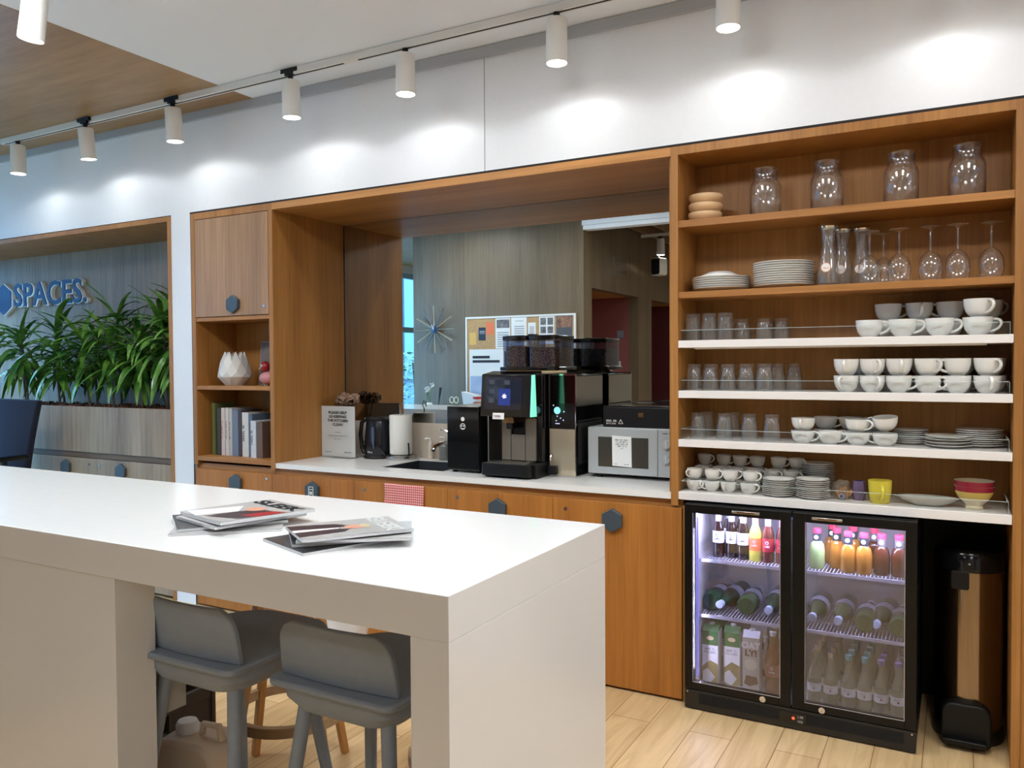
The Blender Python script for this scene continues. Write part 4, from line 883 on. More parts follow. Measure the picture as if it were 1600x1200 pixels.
# ================================================================== CROCKERY AND GLASSES
def cup_bm(r, h):
    return Lz([(0, 0), (r*.52, 0), (r*.54, .003), (r*.66, h*.10), (r*.85, h*.32), (r*.96, h*.62), (r, h), (r*.955, h), (r*.915, h*.62), (r*.80, h*.32), (r*.5, h*.13), (0, h*.12)], 30)
def make_cup(name, r, h, hs=1.0):
    t = thing(name, 'x', 'cup'); obj('body', cup_bm(r, h), CERAM, t, smooth=50)
    k = h*hs; pts = [(r*.90, 0, h*.86), (r*1.10, 0, h*.92), (r*1.45, 0, h*.82), (r*1.52, 0, h*.60), (r*1.30, 0, h*.36), (r*.98, 0, h*.24), (r*.74, 0, h*.20)]
    # smooth the handle curve
    P = [Vector(p) for p in pts]
    for _ in range(2):
        Q = [P[0]]
        for a, b_ in zip(P, P[1:]): Q += [a*.75+b_*.25, a*.25+b_*.75]
        Q.append(P[-1]); P = Q
    obj('handle', T(P, h*.075, 8, flat=1.25), CERAM, t, smooth=60); return t
BIG = Proto(make_cup('cappuccino_cup', .050, .066)); MED = Proto(make_cup('coffee_cup', .047, .064)); TEA = Proto(make_cup('tea_cup', .046, .050)); ESP = Proto(make_cup('espresso_cup', .033, .046))
row = lambda k, n: ('leftmost' if k == 0 else 'rightmost' if k == n-1 else ORD[k]+' from the left')
r_ = random.Random(2)
# row 3: large cups on the top white shelf
z = SH[0]; xs_ = [-.303, -.186, -.062, .062]
for k, x in enumerate(xs_): BIG.put((x, 3.425, z), (0, 0, -.12), 'large white cup in the front row on the top white shelf, %s' % row(k, 4), 'large white cups')
xb = [-.245, -.137, -.032, .085]
for k, x in enumerate(xb): BIG.put((x, 3.545, z), (0, 0, .5*k), 'large white cup in the back row on the top white shelf, %s' % row(k, 4), 'large white cups')
for k, (x, y, a) in enumerate(((-.245, 3.545, .3), (-.135, 3.545, 4.9), (-.028, 3.545, 3.0), (.064, 3.427, -.9), (.10, 3.547, .6))):
    BIG.put((x, y, z+.067), (0, 0, a), 'large white cup stacked on another, top white shelf, %s' % row(k, 5), 'large white cups')
# row 4
z = SH[1]; xs_ = [-.385, -.291, -.198, -.099, -.003, .095]; al = [4.4, 5.2, -.25, -.35, 3.4, 4.9]; au = [4.7, 5.2, 4.9, 5.4, 3.6, 5.3]
for k, x in enumerate(xs_):
    MED.put((x, 3.42, z), (0, 0, al[k]), 'lower white cup of the %s front pair on the second white shelf' % row(k, 6), 'white cups on the second white shelf')
    MED.put((x, 3.42, z+.0645), (0, 0, au[k]), 'upper white cup of the %s front pair on the second white shelf' % row(k, 6), 'white cups on the second white shelf')
for k, x in enumerate([-.33, -.228, -.12, .01, .112]):
    for q in (0, 1): MED.put((x, 3.53, z+.0645*q), (0, 0, 1+k*1.7+q), '%s white cup of the %s back pair on the second white shelf' % (['lower', 'upper'][q], row(k, 5)), 'white cups on the second white shelf')
# row 5
z = SH[2]; xs_ = [-.547, -.443, -.343, -.245]; al = [-.3, -.35, .9, 3.3]
for k, x in enumerate(xs_):
    TEA.put((x, 3.42, z), (0, 0, al[k]), 'tea cup, front bottom layer on the third white shelf, %s' % row(k, 4), 'white tea cups on the third white shelf')
for k, (x, y, a, tl) in enumerate(((-.546, 3.42, 4.7, 0), (-.343, 3.42, -.6, 0), (-.243, 3.42, 2.8, -.16))):
    TEA.put((x, y, z+.0505+(.012 if tl else 0)), (tl, 0, a), 'tea cup, front upper layer on the third white shelf, %s' % row(k, 3), 'white tea cups on the third white shelf')
for k, x in enumerate([-.475, -.38, -.285]):
    TEA.put((x, 3.53, z), (0, 0, 2), 'tea cup, back bottom layer on the third white shelf, %s' % row(k, 3), 'white tea cups on the third white shelf')
    TEA.put((x, 3.53, z+.0505), (0, 0, -.3), 'tea cup, back upper layer on the third white shelf, %s' % row(k, 3), 'white tea cups on the third white shelf')
# row 6 espresso cups, three layers stepping back
z = SH[3]
for k, (x, a) in enumerate(((-.993, -.4), (-.915, 3.5), (-.845, 4.6), (-.763, -.3))): ESP.put((x, 3.415, z), (0, 0, a), 'espresso cup, front row bottom layer of the lowest shelf, %s' % row(k, 4), 'white espresso cups')
for k, (x, a) in enumerate(((-.993, 4.2), (-.915, -.3), (-.840, .4), (-.755, -.35))): ESP.put((x, 3.425, z+.0465), (0, 0, a), 'espresso cup, front row upper layer of the lowest shelf, %s' % row(k, 4), 'white espresso cups')
for k, x in enumerate((-.99, -.915, -.84, -.765, -.69, -.615)):
    for q in range(3):
        if q == 1 or k < 7: ESP.put((x+.006*q, 3.50+.012*q, z+.0465*q), (0, 0, [-.3, 2, -.2, .5, -.3, -.5][(k+q) % 6]), 'espresso cup in the middle row, lowest shelf, %s, %s layer' % (row(k, 6), ['bottom', 'middle', 'top'][q]), 'white espresso cups') if q < 2 else None
for k, x in enumerate((-.99, -.905, -.835, -.76, -.672, -.597)):
    for q in (0, 1, 2): ESP.put((x, 3.578, z+.0465*q), (0, 0, [-.2, -.6, -.4, -.1, -.2, 1.9][(k+q) % 6]), 'espresso cup in the back row, lowest shelf, %s, %s layer' % (row(k, 6), ['bottom', 'middle', 'top'][q]), 'white espresso cups')
# plates and saucers
def plate_mesh(name, r, h):
    return obj(name, Lz([(0, 0), (r*.55, 0), (r*.58, .002), (r*.72, h*.35), (r*.99, h*.85), (r, h), (r*.985, h), (r*.72, h*.62), (r*.6, .004), (0, .004)], 36), CERAM, smooth=50)
PL = Proto(tag(plate_mesh('dinner_plate', .122, .018), 'x', 'plate')); SP = Proto(tag(plate_mesh('saucer', .064, .012), 'x', 'saucer')); TP = Proto(tag(plate_mesh('side_plate', .082, .013), 'x', 'plate'))
def stack(P, x, y, z, n, pitch, lab, group, jit=.0015):
    for k in range(n):
        P.put((x+r_.uniform(-jit, jit), y+r_.uniform(-jit, jit), z+pitch*k), (0, 0, r_.uniform(0, 6)), '%s, %s' % (lab, 'topmost of the stack' if k == n-1 else ORD[k]+' from the bottom'), group)
stack(PL, -.636, 3.485, 1.755, 11, .0092, 'dinner plate, tall stack beside the carafe', 'dinner plates on the oak shelf')
stack(PL, -.894, 3.485, 1.755, 6, .0092, 'dinner plate, low stack on the oak shelf', 'dinner plates on the oak shelf')
o = tag(plate_mesh('shallow_bowl', .092, .024), 'shallow white bowl turned upside down on the low plate stack', 'bowl'); o.location = (-.90, 3.485, 1.755+.0092*5+.018+.0245); o.rotation_euler = (PI, 0, 0)
stack(TP, -.032, 3.455, SH[2], 4, .0115, 'side plate, front stack, third white shelf', 'side plates on the third white shelf', .003)
stack(SP, -.162, 3.545, SH[2], 7, .0078, 'saucer, stack behind the tea cups', 'saucers on the third white shelf')
stack(TP, .072, 3.53, SH[2], 8, .0078, 'side plate, rear right stack, third white shelf', 'side plates on the third white shelf')
stack(SP, -.640, 3.415, SH[3], 9, .0076, 'saucer, front left stack, lowest shelf', 'saucers on the lowest shelf')
stack(SP, -.508, 3.415, SH[3], 10, .0076, 'saucer, front right stack, lowest shelf', 'saucers on the lowest shelf')
stack(SP, -.507, 3.548, SH[3], 16, .0078, 'saucer, tall rear stack, lowest shelf', 'saucers on the lowest shelf')
# tumblers, upside down
def tumbler(name, r0, r1, h, flutes=10):
    """rim down (radius r1 at z=0), thick foot on top"""
    bm = BM(); n = flutes*4; rings = []
    prof = [(r1, 0, 0), (r1*.99, h*.25, .0), (r1*.95, h*.45, .5), (r0*1.02, h*.8, 1), (r0, h, 1), (r0*.8, h, 0), (0, h-.002, 0)]
    for r, z, f in prof:
        if r == 0: rings.append([bm.verts.new((0, 0, z))]); continue
        rings.append([bm.verts.new((r*(1-.05*f*(k % 4 == 0))*math.cos(2*PI*k/n), r*(1-.05*f*(k % 4 == 0))*math.sin(2*PI*k/n), z)) for k in range(n)])
    inner = [(r1*.94, 0), (r1*.91, h*.4), (r0*.86, h*.80), (r0*.7, h*.86), (0, h*.86)]
    for a, b_ in zip(rings, rings[1:]):
        for k in range(n):
            j = (k+1) % n
            if len(b_) == 1: bm.faces.new((a[k], a[j], b_[0]))
            else: bm.faces.new((a[k], a[j], b_[j], b_[k]))
    lathe(bm, inner, n=24)
    return tag(obj(name, bm, GLR, smooth=25), 'x', 'glass')
TUM = Proto(tumbler('tumbler', .029, .036, .112)); TUMS = Proto(tumbler('short_tumbler', .031, .038, .092)); TUMT = Proto(tumbler('tall_tumbler', .030, .036, .115))
for k, (x, y) in enumerate(((-1.0, 3.43), (-.93, 3.43), (-.862, 3.43))): TUMT.put((x, y, SH[0]), label='upturned tall tumbler on the top white shelf, %s' % row(k, 3), group='tumblers on the top white shelf')
for k, (x, y) in enumerate(((-.815, 3.53), (-.722, 3.53), (-.66, 3.57))): TUMS.put((x, y, SH[0]), label='upturned short tumbler on the top white shelf, %s' % row(k, 3), group='tumblers on the top white shelf')
for k, (x, y) in enumerate(((-.995, 3.43), (-.924, 3.43), (-.85, 3.43), (-.775, 3.43), (-.70, 3.43), (-.668, 3.53), (-.60, 3.53))): TUM.put((x, y, SH[1]), label='upturned tumbler on the second white shelf, %s' % row(k, 7), group='tumblers on the second white shelf')
for k, (x, y) in enumerate(((-.978, 3.43), (-.965, 3.53), (-.866, 3.43), (-.855, 3.53), (-.762, 3.43), (-.671, 3.43))): TUM.put((x, y, SH[2]), label='upturned tumbler on the third white shelf, %s' % row(k, 6), group='tumblers on the third white shelf')
# wine glasses, upside down
def wine():
    t = thing('wine_glass', 'x', 'wine glass')
    obj('bowl', Lz([(.031, 0), (.038, .02), (.0425, .045), (.040, .075), (.028, .098), (.012, .110), (.005, .116)], 32), GLW, t, smooth=70)
    obj('stem', Lz([(.005, .116), (.0038, .125), (.0038, .185), (.006, .194)], 12), GLR, t, smooth=70)
    obj('foot', Lz([(.006, .194), (.02, .199), (.036, .202), (.037, .205), (0, .205)], 32), GLW, t, smooth=70); return t
WG = Proto(wine())
for k, (x, y) in enumerate(((-.304, 3.43), (-.262, 3.53), (-.200, 3.43), (-.094, 3.43), (-.004, 3.43), (.103, 3.43))):
    WG.put((x, y, 1.755), label='upturned wine glass, %s row, %s of all six' % ('front' if y < 3.5 else 'back', row(k, 6)), group='wine glasses')
# carafes
OR_ = mat('orange_print', (226, 150, 100), .4)
def carafe():
    t = thing('carafe', 'x', 'carafe')
    obj('body', Lz([(0, .003), (.040, .003), (.043, .01), (.041, .05), (.030, .12), (.024, .165), (.025, .20), (.033, .225), (.034, .23), (.0315, .23), (.022, .17), (.038, .05), (.038, .012), (0, .010)], 36), GLR, t, smooth=60)
    obj('lid', Lz([(.034, .2305), (.036, .236), (.030, .246), (0, .248)], 28), CHROME, t)
    M = Matrix.Translation((-.003, -.0385, .072)) @ Matrix.Rotation(PI/2-.06, 4, 'X'); a = obj('label', Lz([(0, 0), (.019, 0), (.019, .0008), (0, .0008)], 28, mtx=M), PAPER, t)
    bm = BM(); lathe(bm, [(0.0165, 0.0009), (.0188, .0009), (.0188, .0012), (.0165, .0012)], n=28, mtx=M); obj('label_print', bm, OR_, a); bm = BM(); glyphs(bm, -.014, .010, .066, .007, -.0398, 5); obj('label_text', bm, OR_, a); return t
CA = Proto(carafe()); CA.put((-.455, 3.43, 1.755), label='glass carafe with a round orange label, in front beside the plates', group='carafes'); CA.put((-.415, 3.54, 1.755), label='glass carafe behind the front carafe', group='carafes'); CA.put((-.345, 3.555, 1.755), label='glass carafe behind the first wine glass', group='carafes')
# glass jars on the top shelf
def jar():
    t = thing('glass_jar', 'x', 'jar')
    obj('body', Lz([(0, .002), (.056, .002), (.063, .010), (.064, .13), (.061, .144), (.052, .156), (.049, .163), (.050, .205), (.0525, .208), (.0505, .209), (.047, .205), (.046, .165), (.057, .142), (.061, .13), (.060, .012), (.052, .006), (0, .005)], 40), glass('jar_glass', (252, 252, 252), 2.0, dens=.03, dcol=(220, 224, 222)), t, smooth=60); return t
JR = Proto(jar())
for k, x in enumerate((-.712, -.47, -.199, .025)): JR.put((x, 3.50, 2.056), label='wide-necked clear glass jar on the top oak shelf, %s' % row(k, 4), group='glass jars on the top shelf')
BW = mat('bamboo_bowl', (214, 176, 132), .4, noise=.1, nscale=12)
bb = Proto(tag(obj('wooden_bowl', Lz([(0, 0), (.048, 0), (.060, .008), (.070, .022), (.072, .034), (.069, .041), (.063, .041), (.058, .02), (.045, .009), (0, .008)], 36), BW, smooth=50), 'x', 'bowl'))
for k in range(3): bb.put((-.957+.002*k, 3.46, 2.056+.0375*k), label='pale bamboo bowl on the top oak shelf, %s of the three' % ['bottom', 'middle', 'top'][k], group='bamboo bowls')
# odd things on the lowest white shelf
z = SH[3]; t = thing('mug', 'lime yellow mug on the lowest white shelf', 'mug', (-.262, 3.42, z), 4.95); YEL = mat('lime_yellow_glaze', (218, 200, 70), .15)
obj('body', Lz([(0, 0), (.032, 0), (.036, .006), (.041, .05), (.043, .088), (.040, .088), (.037, .05), (.032, .008), (0, .008)], 32), YEL, t, smooth=50)
obj('handle', T([(.038, 0, .070), (.056, 0, .070), (.064, 0, .055), (.062, 0, .035), (.050, 0, .018), (.036, 0, .018)], .005, 8, flat=1.3), YEL, t, smooth=60)
t = thing('biscuit_bag', 'clear plastic bag of orange biscuits on the lowest white shelf', 'bag', (-.402, 3.445, z)); bm = BM(); bmesh.ops.create_icosphere(bm, subdivisions=4, radius=.04)
for v in bm.verts: f = 1+.25*mn.noise(v.co*40); v.co = Vector((v.co.x*.95*f, v.co.y*.7*f, max(0, v.co.z*1.0*f+.037)))
obj('bag', bm, glass('plastic_film', (230, 225, 218), 1.6, dens=.2, dcol=(190, 170, 150)), t, smooth=60)
for k in range(5): obj('biscuit', Lz([(0, 0), (.016, 0), (.018, .005), (.016, .010), (0, .010)], 18, mtx=Matrix.Translation((-.014+.010*k, -.008+.004*k, .022+.006*(k % 3))) @ Matrix.Rotation(1.2+.2*k, 4, (.3, 1, .2))), mat('orange_biscuit', (198, 128, 54), .7), t)
bm = BM(); M = Matrix.Translation((.002, -.031, .016)) @ Matrix.Rotation(PI/2, 4, 'X'); lathe(bm, [(.007, 0), (.011, 0), (.011, .001), (.007, .001), (.007, 0)], n=20, mtx=M); obj('printed_ring', bm, mat('blue_print', (120, 150, 190), .5), t)
t = thing('purple_pot', 'dull purple pot with a clear rim on the lowest white shelf', 'pot', (-.340, 3.452, z)); obj('body', Lz([(0, 0), (.020, 0), (.026, .02), (.028, .05), (.022, .076), (.019, .076), (.024, .05), (0, .01)], 8), mat('dull_purple', (98, 80, 112), .35), t, smooth=20)
t = thing('glass_ashtray', 'small clear glass dish behind the oval bowl', 'dish', (-.185, 3.55, z)); obj('body', Lz([(0, 0), (.03, 0), (.036, .02), (.033, .02), (.026, .006), (0, .006)], 24), GLR, t)
t = thing('oval_bowl', 'wide shallow grey-white oval bowl on the lowest white shelf', 'bowl', (-.098, 3.445, z)); t.scale = (1.0, .62, 1)
obj('body', Lz([(0, 0), (.05, 0), (.055, .004), (.088, .018), (.106, .030), (.103, .031), (.085, .022), (.05, .008), (0, .007)], 44), mat('grey_white_glaze', (196, 192, 182), .2), t, smooth=50)
def bowl(nm, label, loc, cols):
    t = thing(nm, label, 'bowl', loc, 0, 'striped bowls'); pf = [(0, 0), (.028, 0), (.030, .010), (.026, .014), (.050, .040), (.061, .060), (.064, .078), (.066, .086)]
    obj('body', Lz(pf+[(.062, .086), (.057, .060), (.045, .038), (0, .018)], 36), cols[0], t, smooth=50)
    obj('yellow_band', Lz([(.0520, .042), (.0617, .060), (.0633, .068)], 36), cols[1], t, smooth=60); obj('coloured_rim', Lz([(.0633, .068), (.0650, .078), (.0668, .0865)], 36), cols[2], t, smooth=60); return t
CRM = mat('cream_glaze', (222, 210, 180), .18); YB = mat('ochre_glaze', (196, 168, 84), .2); RB = mat('raspberry_glaze', (140, 30, 52), .15)
bowl('striped_bowl', 'bottom bowl of the striped pair with yellow band and red rim', (.055, 3.43, z), (CRM, YB, RB)); bowl('striped_bowl', 'top bowl of the striped pair with raspberry outside', (.055, 3.43, z+.020), (CRM, RB, RB))

# ================================================================== TALL CABINET CONTENTS
t = thing('faceted_vase', 'white folded-paper style ceramic vase on the cabinet shelf', 'vase', (-3.83, 3.47, 1.335)); bm = BM(); n = 10; rings = []
for (r, z_, ph) in ((.055, 0, 0), (.100, .052, .5), (.098, .082, 0), (.084, .14, .5)): rings.append([bm.verts.new((r*math.cos(2*PI*(k+ph)/n), r*math.sin(2*PI*(k+ph)/n), z_)) for k in range(n)])
tips = [bm.verts.new((.058*math.cos(2*PI*(k)/n), .058*math.sin(2*PI*k/n), .205)) for k in range(n)]; val = [bm.verts.new((.052*math.cos(2*PI*(k+.5)/n), .052*math.sin(2*PI*(k+.5)/n), .175)) for k in range(n)]
for a, b_, s in ((rings[0], rings[1], 0), (rings[1], rings[2], 1), (rings[2], rings[3], 0)):
    for k in range(n):
        j = (k+1) % n
        if s == 0: bm.faces.new((a[k], a[j], b_[k])); bm.faces.new((a[j], b_[j], b_[k]))
        else: bm.faces.new((a[k], a[j], b_[j])); bm.faces.new((a[k], b_[j], b_[k]))
for k in range(n): 
    j = (k+1) % n; bm.faces.new((rings[3][k], rings[3][k-1], tips[k])); bm.faces.new((rings[3][k], tips[k], val[k])); bm.faces.new((rings[3][k], val[k], tips[j]))
bm.faces.new(rings[0][::-1]); o = obj('body', bm, mat('white_matt_ceramic', (206, 202, 196), .45), t, smooth=0); so = o.modifiers.new('s', 'SOLIDIFY'); so.thickness = .004; so.offset = -1
t = thing('bird_figurine', 'wooden bird figurine with red head and pink body on the cabinet shelf', 'figurine', (-3.545, 3.46, 1.335), 0)
PK = mat('pink_paint', (206, 138, 140), .35); RD = mat('red_paint', (150, 26, 32), .3)
bm = BM(); bmesh.ops.create_uvsphere(bm, u_segments=24, v_segments=16, radius=1); [setattr(v, 'co', Vector((v.co.x*.060, v.co.y*.040, v.co.z*.038+.046))) for v in bm.verts]; obj('body', bm, PK, t, smooth=80)
bm = BM(); bmesh.ops.create_uvsphere(bm, u_segments=24, v_segments=16, radius=1); [setattr(v, 'co', Vector((v.co.x*.031-.022, v.co.y*.029, v.co.z*.033+.112))) for v in bm.verts]; hd = obj('head', bm, RD, t, smooth=80)
obj('beak', Lz([(.015, 0), (0, .032)], 12, mtx=Matrix.Translation((-.048, 0, .106)) @ Matrix.Rotation(-PI/2-.25, 4, 'Y')), mat('ivory_paint', (226, 204, 150), .4), hd)
for s in (-1,): e1 = obj('eye', Lz([(0, .002), (.008, 0)], 14, mtx=Matrix.Translation((-.026, s*.0285, .118)) @ Matrix.Rotation(PI/2, 4, 'X')), WHITEPL, hd); obj('pupil', Lz([(0, .0032), (.004, .002)], 10, mtx=Matrix.Translation((-.026, s*.0285, .118)) @ Matrix.Rotation(PI/2, 4, 'X')), INK, e1)
for s in (-1, 1): obj('foot', T([(-.01, s*.014, .012), (-.01, s*.014, .0)], .005, 8), mat('bird_foot', (160, 140, 110), .5), t)
t = thing('picture_card', 'grey framed card leaning at the back behind the bird figurine', 'picture', (-3.66, 3.60, 1.335), 0); t.rotation_euler = (-.10, 0, 0)
obj('frame', B(-.11, .13, 0, .012, .0, .27), mat('card_grey', (150, 142, 138), .6), t); obj('picture', B(-.10, .12, -.002, -.0002, .01, .26), mat('card_photo', (120, 112, 110), .5, noise=.3, nscale=10), t)
bk = [(-3.990, .028, .325, (98, 104, 56), 'olive'), (-3.945, .029, .296, (70, 66, 66), 'dark grey'), (-3.909, .032, .297, (206, 190, 176), 'cream with an orange foot'), (-3.872, .026, .297, (206, 198, 196), 'pale with red lettering'), (-3.842, .026, .295, (188, 184, 176), 'light grey'), (-3.811, .046, .286, (112, 120, 136), 'slate blue'), (-3.759, .020, .282, (74, 54, 52), 'dark brown'), (-3.732, .052, .272, (212, 206, 198), 'thick white with black lettering'), (-3.674, .026, .262, (84, 100, 120), 'blue patterned'), (-3.640, .042, .225, (206, 206, 208), 'short white'), (-3.592, .046, .218, (108, 84, 70), 'short brown')]
for k, (x, wd, h, c, nm) in enumerate(bk):
    h *= .97; dp = .17; y0 = 3.43 if k not in (9, 10) else 3.41
    t = thing('book', '%s book, %s in the tall cabinet row' % (nm, row(k, 11)), 'book', (x, y0, .912), 0, 'books in the tall cabinet')
    C_ = mat('book_%d' % k, c, .5, noise=.05); bm = BM(); box(bm, 0, wd, 0, .0025, 0, h); box(bm, 0, .0025, .0025, dp, 0, h); box(bm, wd-.0025, wd, .0025, dp, 0, h); obj('cover', bm, C_, t); obj('pages', B(.0026, wd-.0026, .004, dp-.004, .003, h-.004), PAGES, t)
    if k in (2, 3, 4, 7, 9):
        me = text_mesh('.', .01); bpy.data.meshes.remove(me); bm = BM()
        M = Matrix.Translation((wd*.35, -.0003, h*.35)) @ Matrix.Rotation(-PI/2, 4, 'Y'); glyphs(bm, 0, h*.4, 0, wd*.3, 0, k); bmesh.ops.transform(bm, matrix=M, verts=bm.verts); obj('spine_marks', bm, mat('red_ink', (170, 60, 50), .6) if k in (2, 3) else INK, t)

# ================================================================== DRINKS FRIDGE
FX0, FX1, FXm, FY = -1.0, -.127, -.5695, 3.338
t = thing('drinks_fridge', 'black under-counter drinks fridge with two glass doors', 'fridge'); FR = t
IN = mat('fridge_lining', (206, 204, 202), .35)
bm = BM(); box(bm, FX0, FX0+.028, FY, 3.86, .02, .866); box(bm, FX1-.028, FX1, FY, 3.86, .02, .866); box(bm, FX0+.028, FX1-.028, FY, 3.86, .838, .866); box(bm, FX0+.028, FX1-.028, FY+.02, 3.86, .02, .075); box(bm, FX0+.028, FX1-.028, 3.84, 3.86, .075, .838)
obj('cabinet', bm, BLACKMET, t, .001)
bm = BM(); a, b_, c, d_ = FX0+.0285, FX1-.0285, FY+.02, 3.8395
box(bm, a, a+.004, c, d_, .076, .837); box(bm, b_-.004, b_, c, d_, .076, .837); box(bm, a+.004, b_-.004, d_-.004, d_, .076, .837); box(bm, a+.004, b_-.004, c, d_-.004, .0755, .080); box(bm, a+.004, b_-.004, c, d_-.004, .833, .837)
obj('lining', bm, IN, t)
bm = BM(); box(bm, FX0, FX1, FY-.036, FY-.002, .006, .083); obj('grille', bm, mat('dark_brown_grille', (30, 26, 23), .4), t, .001)
bm = BM(); box(bm, FX0+.06, FX1-.04, FY-.0363, FY-.0361, .030, .074)
for side in (0, 1):
    for k in range(7):
        x = FX0+.07+.046*k if side == 0 else FXm+.075+.048*k
        for q in range(5): box(bm, x, x+.027, FY-.0372, FY-.0362, .032+.009*q, .036+.009*q)
obj('vent_panel', bm, mat('slot_black', (4, 4, 4), .8), t)
bm = BM(); box(bm, FXm-.045, FXm+.055, FY-.0375, FY-.0362, .028, .068); obj('display', bm, mat('display_black', (30, 24, 20), .1), t)
bm = BM(); lathe(bm, [(0, 0), (.006, 0), (0, .0006)], n=12, mtx=Matrix.Translation((FXm+.008, FY-.0378, .048)) @ Matrix.Rotation(PI/2, 4, 'X')); obj('indicator', bm, mat('red_indicator', (220, 70, 40), .4, emit=(240, 70, 40), es=.8), t)
obj('display_marks', (lambda b: (glyphs(b, FXm+.025, FXm+.05, .052, .009, FY-.0376, 3), glyphs(b, FXm+.025, FXm+.05, .034, .009, FY-.0376, 4), b)[-1])(BM()), INKG, t)
for (x, z_) in ((FX0+.012, .076), (FX1-.014, .074), ): obj('screw', Lz([(0, 0), (.005, 0), (.004, .003), (0, .004)], 12, mtx=Matrix.Translation((x, FY-.0361, z_)) @ Matrix.Rotation(PI/2, 4, 'X')), STEEL, t)
for x in (FX0+.04, FX1-.04):
    for y in (3.37, 3.82): obj('foot', Lz([(0, 0), (.018, 0), (.018, .0195), (0, .0195)], 12, x, y), BLACKM, t)
for (x0, x1, g0, g1, hx, lx) in ((FX0, FXm-.003, -.966, -.612, -.7475, -.6795), (FXm+.003, FX1, -.519, -.166, -.455, -.455)):
    bm = BM(); y0, y1 = FY-.038, FY-.001
    box(bm, x0, g0, y0, y1, .088, .864); box(bm, g1, x1, y0, y1, .088, .864); box(bm, g0, g1, y0, y1, .088, .118); box(bm, g0, g1, y0, y1, .829, .864)
    d = obj('door', bm, BLACKMET, t, .0015); obj('pane', B(g0, g1, y0+.006, y0+.009, .118, .829), GLD, d); obj('pane', B(g0, g1, y1-.007, y1-.005, .118, .829), glass('inner_pane', (250, 250, 252), .5), d)
    bm = BM(); box(bm, g0, g1, y0+.0005, y0+.002, .118, .1205); box(bm, g1-.0022, g1, y0+.0005, y0+.002, .118, .829); box(bm, g0, g0+.0015, y0+.0005, y0+.002, .118, .829); obj('pane_edge', bm, mat('bright_seal', (190, 186, 190), .3, metal=.5), d)
    if hx > -.6: hx = -.4385
    bm = BM(); box(bm, hx-.056, hx+.056, y0-.006, y0, .8415, .853); h = obj('handle', bm, STEEL, d, .002); bm = BM(); box(bm, hx-.034, hx+.034, y0-.0068, y0-.0061, .844, .850); obj('handle_inlay', bm, BRASS, h)
    obj('lock', Lz([(0, 0), (.013, 0), (.012, .004), (.005, .004), (.004, .002), (0, .002)], 20, mtx=Matrix.Translation((lx, y0-.0001, .101)) @ Matrix.Rotation(PI/2, 4, 'X')), CHROME, d)
# led strip and lamps of the fridge
obj('led_strip', B(FX0+.06, FX1-.06, FY+.028, FY+.038, .8265, .8325), mat('cool_led', (190, 190, 255), .4, emit=(170, 175, 255), es=.8), FR)
obj('led_strip', B(FX0+.0335, FX0+.0395, FY+.028, FY+.036, .12, .80), mat('cool_led_dim', (150, 150, 230), .4, emit=(140, 145, 255), es=.25), FR)
light('fridge_led_side', 'AREA', (FX0+.045, FY+.034, .45), .6, (.78, .78, 1.0), (0, -PI/2+.0, -.5), shape='RECTANGLE', size=.6, size_y=.012)
for x in (-.79, -.34): light('fridge_led', 'AREA', (x, FY+.033, .822), 1.3, (.66, .68, 1.0), (.35, 0, 0), shape='RECTANGLE', size=.34, size_y=.02)
SHZ = [.625, .388]
for z_ in SHZ:
    for (x0, x1) in ((FX0+.036, FXm-.006), (FXm+.006, FX1-.036)):
        bm = BM(); x = x0
        while x < x1: box(bm, x, x+.0024, 3.385, 3.80, z_-.003, z_-.0006); x += .0135
        for y in (3.383, 3.50, 3.65, 3.80): box(bm, x0, x1, y-.002, y+.002, z_-.0075, z_-.0031)
        box(bm, x0, x1, 3.381, 3.384, z_-.016, z_-.0075); obj('wire_shelf', bm, mat('white_coated_wire', (206, 206, 220), .35), FR)
    obj('shelf_post', B(FXm-.006, FXm+.006, 3.40, 3.41, .0805, .8325), STEEL, FR) if z_ == SHZ[0] else None
# bottles
def bottle(name, parts, cat='bottle'):
    t = thing(name, 'x', cat)
    for p in parts:
        o = obj(p[0], Lz(p[1], 22) if not isinstance(p[1], bmesh.types.BMesh) else p[1], p[2], t, smooth=50)
    return t
def icon(rad, z_, m_round=True):
    bm = BM(); lathe(bm, [(.005, 0), (.0068, 0), (.0068, .0006), (.005, .0006), (.005, 0)], n=18, mtx=Matrix.Translation((0, -rad, z_)) @ Matrix.Rotation(PI/2, 4, 'X'))
    box(bm, -.003, -.001, -rad-.0006, -rad, z_+.001, z_+.003); box(bm, .001, .003, -rad-.0006, -rad, z_+.001, z_+.003); glyphs(bm, -.011, .011, z_-.019, .007, -rad, 3); return bm
DKB = mat('dark_cola_glass', (28, 16, 16), .08, spec=.8); shp = lambda r, h, nk: [(0, 0), (r, 0), (r*1.03, .006), (r*1.03, h*.58), (r*.85, h*.68), (nk, h*.80), (nk, h*.97), (0, h*.97)]
lab = lambda r, z0, z1: [(r*1.045, z0), (r*1.045, z1)]
BC = Proto(bottle('cola_bottle', [('body', shp(.0235, .195, .0115), DKB), ('label', lab(.0235, .062, .112), PAPER), ('neck_foil', [(.0125, .150), (.0125, .188), (.013, .195), (0, .195)], mat('white_foil', (206, 214, 232), .4)), ('label_print', icon(.0249, .095), INK)]))
LEM = mat('lemon_drink', (206, 200, 84), .1); 
BLm = Proto(bottle('lemonade_bottle', [('body', shp(.0245, .19, .012), LEM), ('label', lab(.0245, .045, .098), mat('orange_label', (228, 112, 64), .5)), ('neck_label', [(.0126, .15), (.0126, .19), (0, .19)], mat('coral_label', (226, 150, 130), .5)), ('label_print', icon(.0260, .083), PAPER)]))
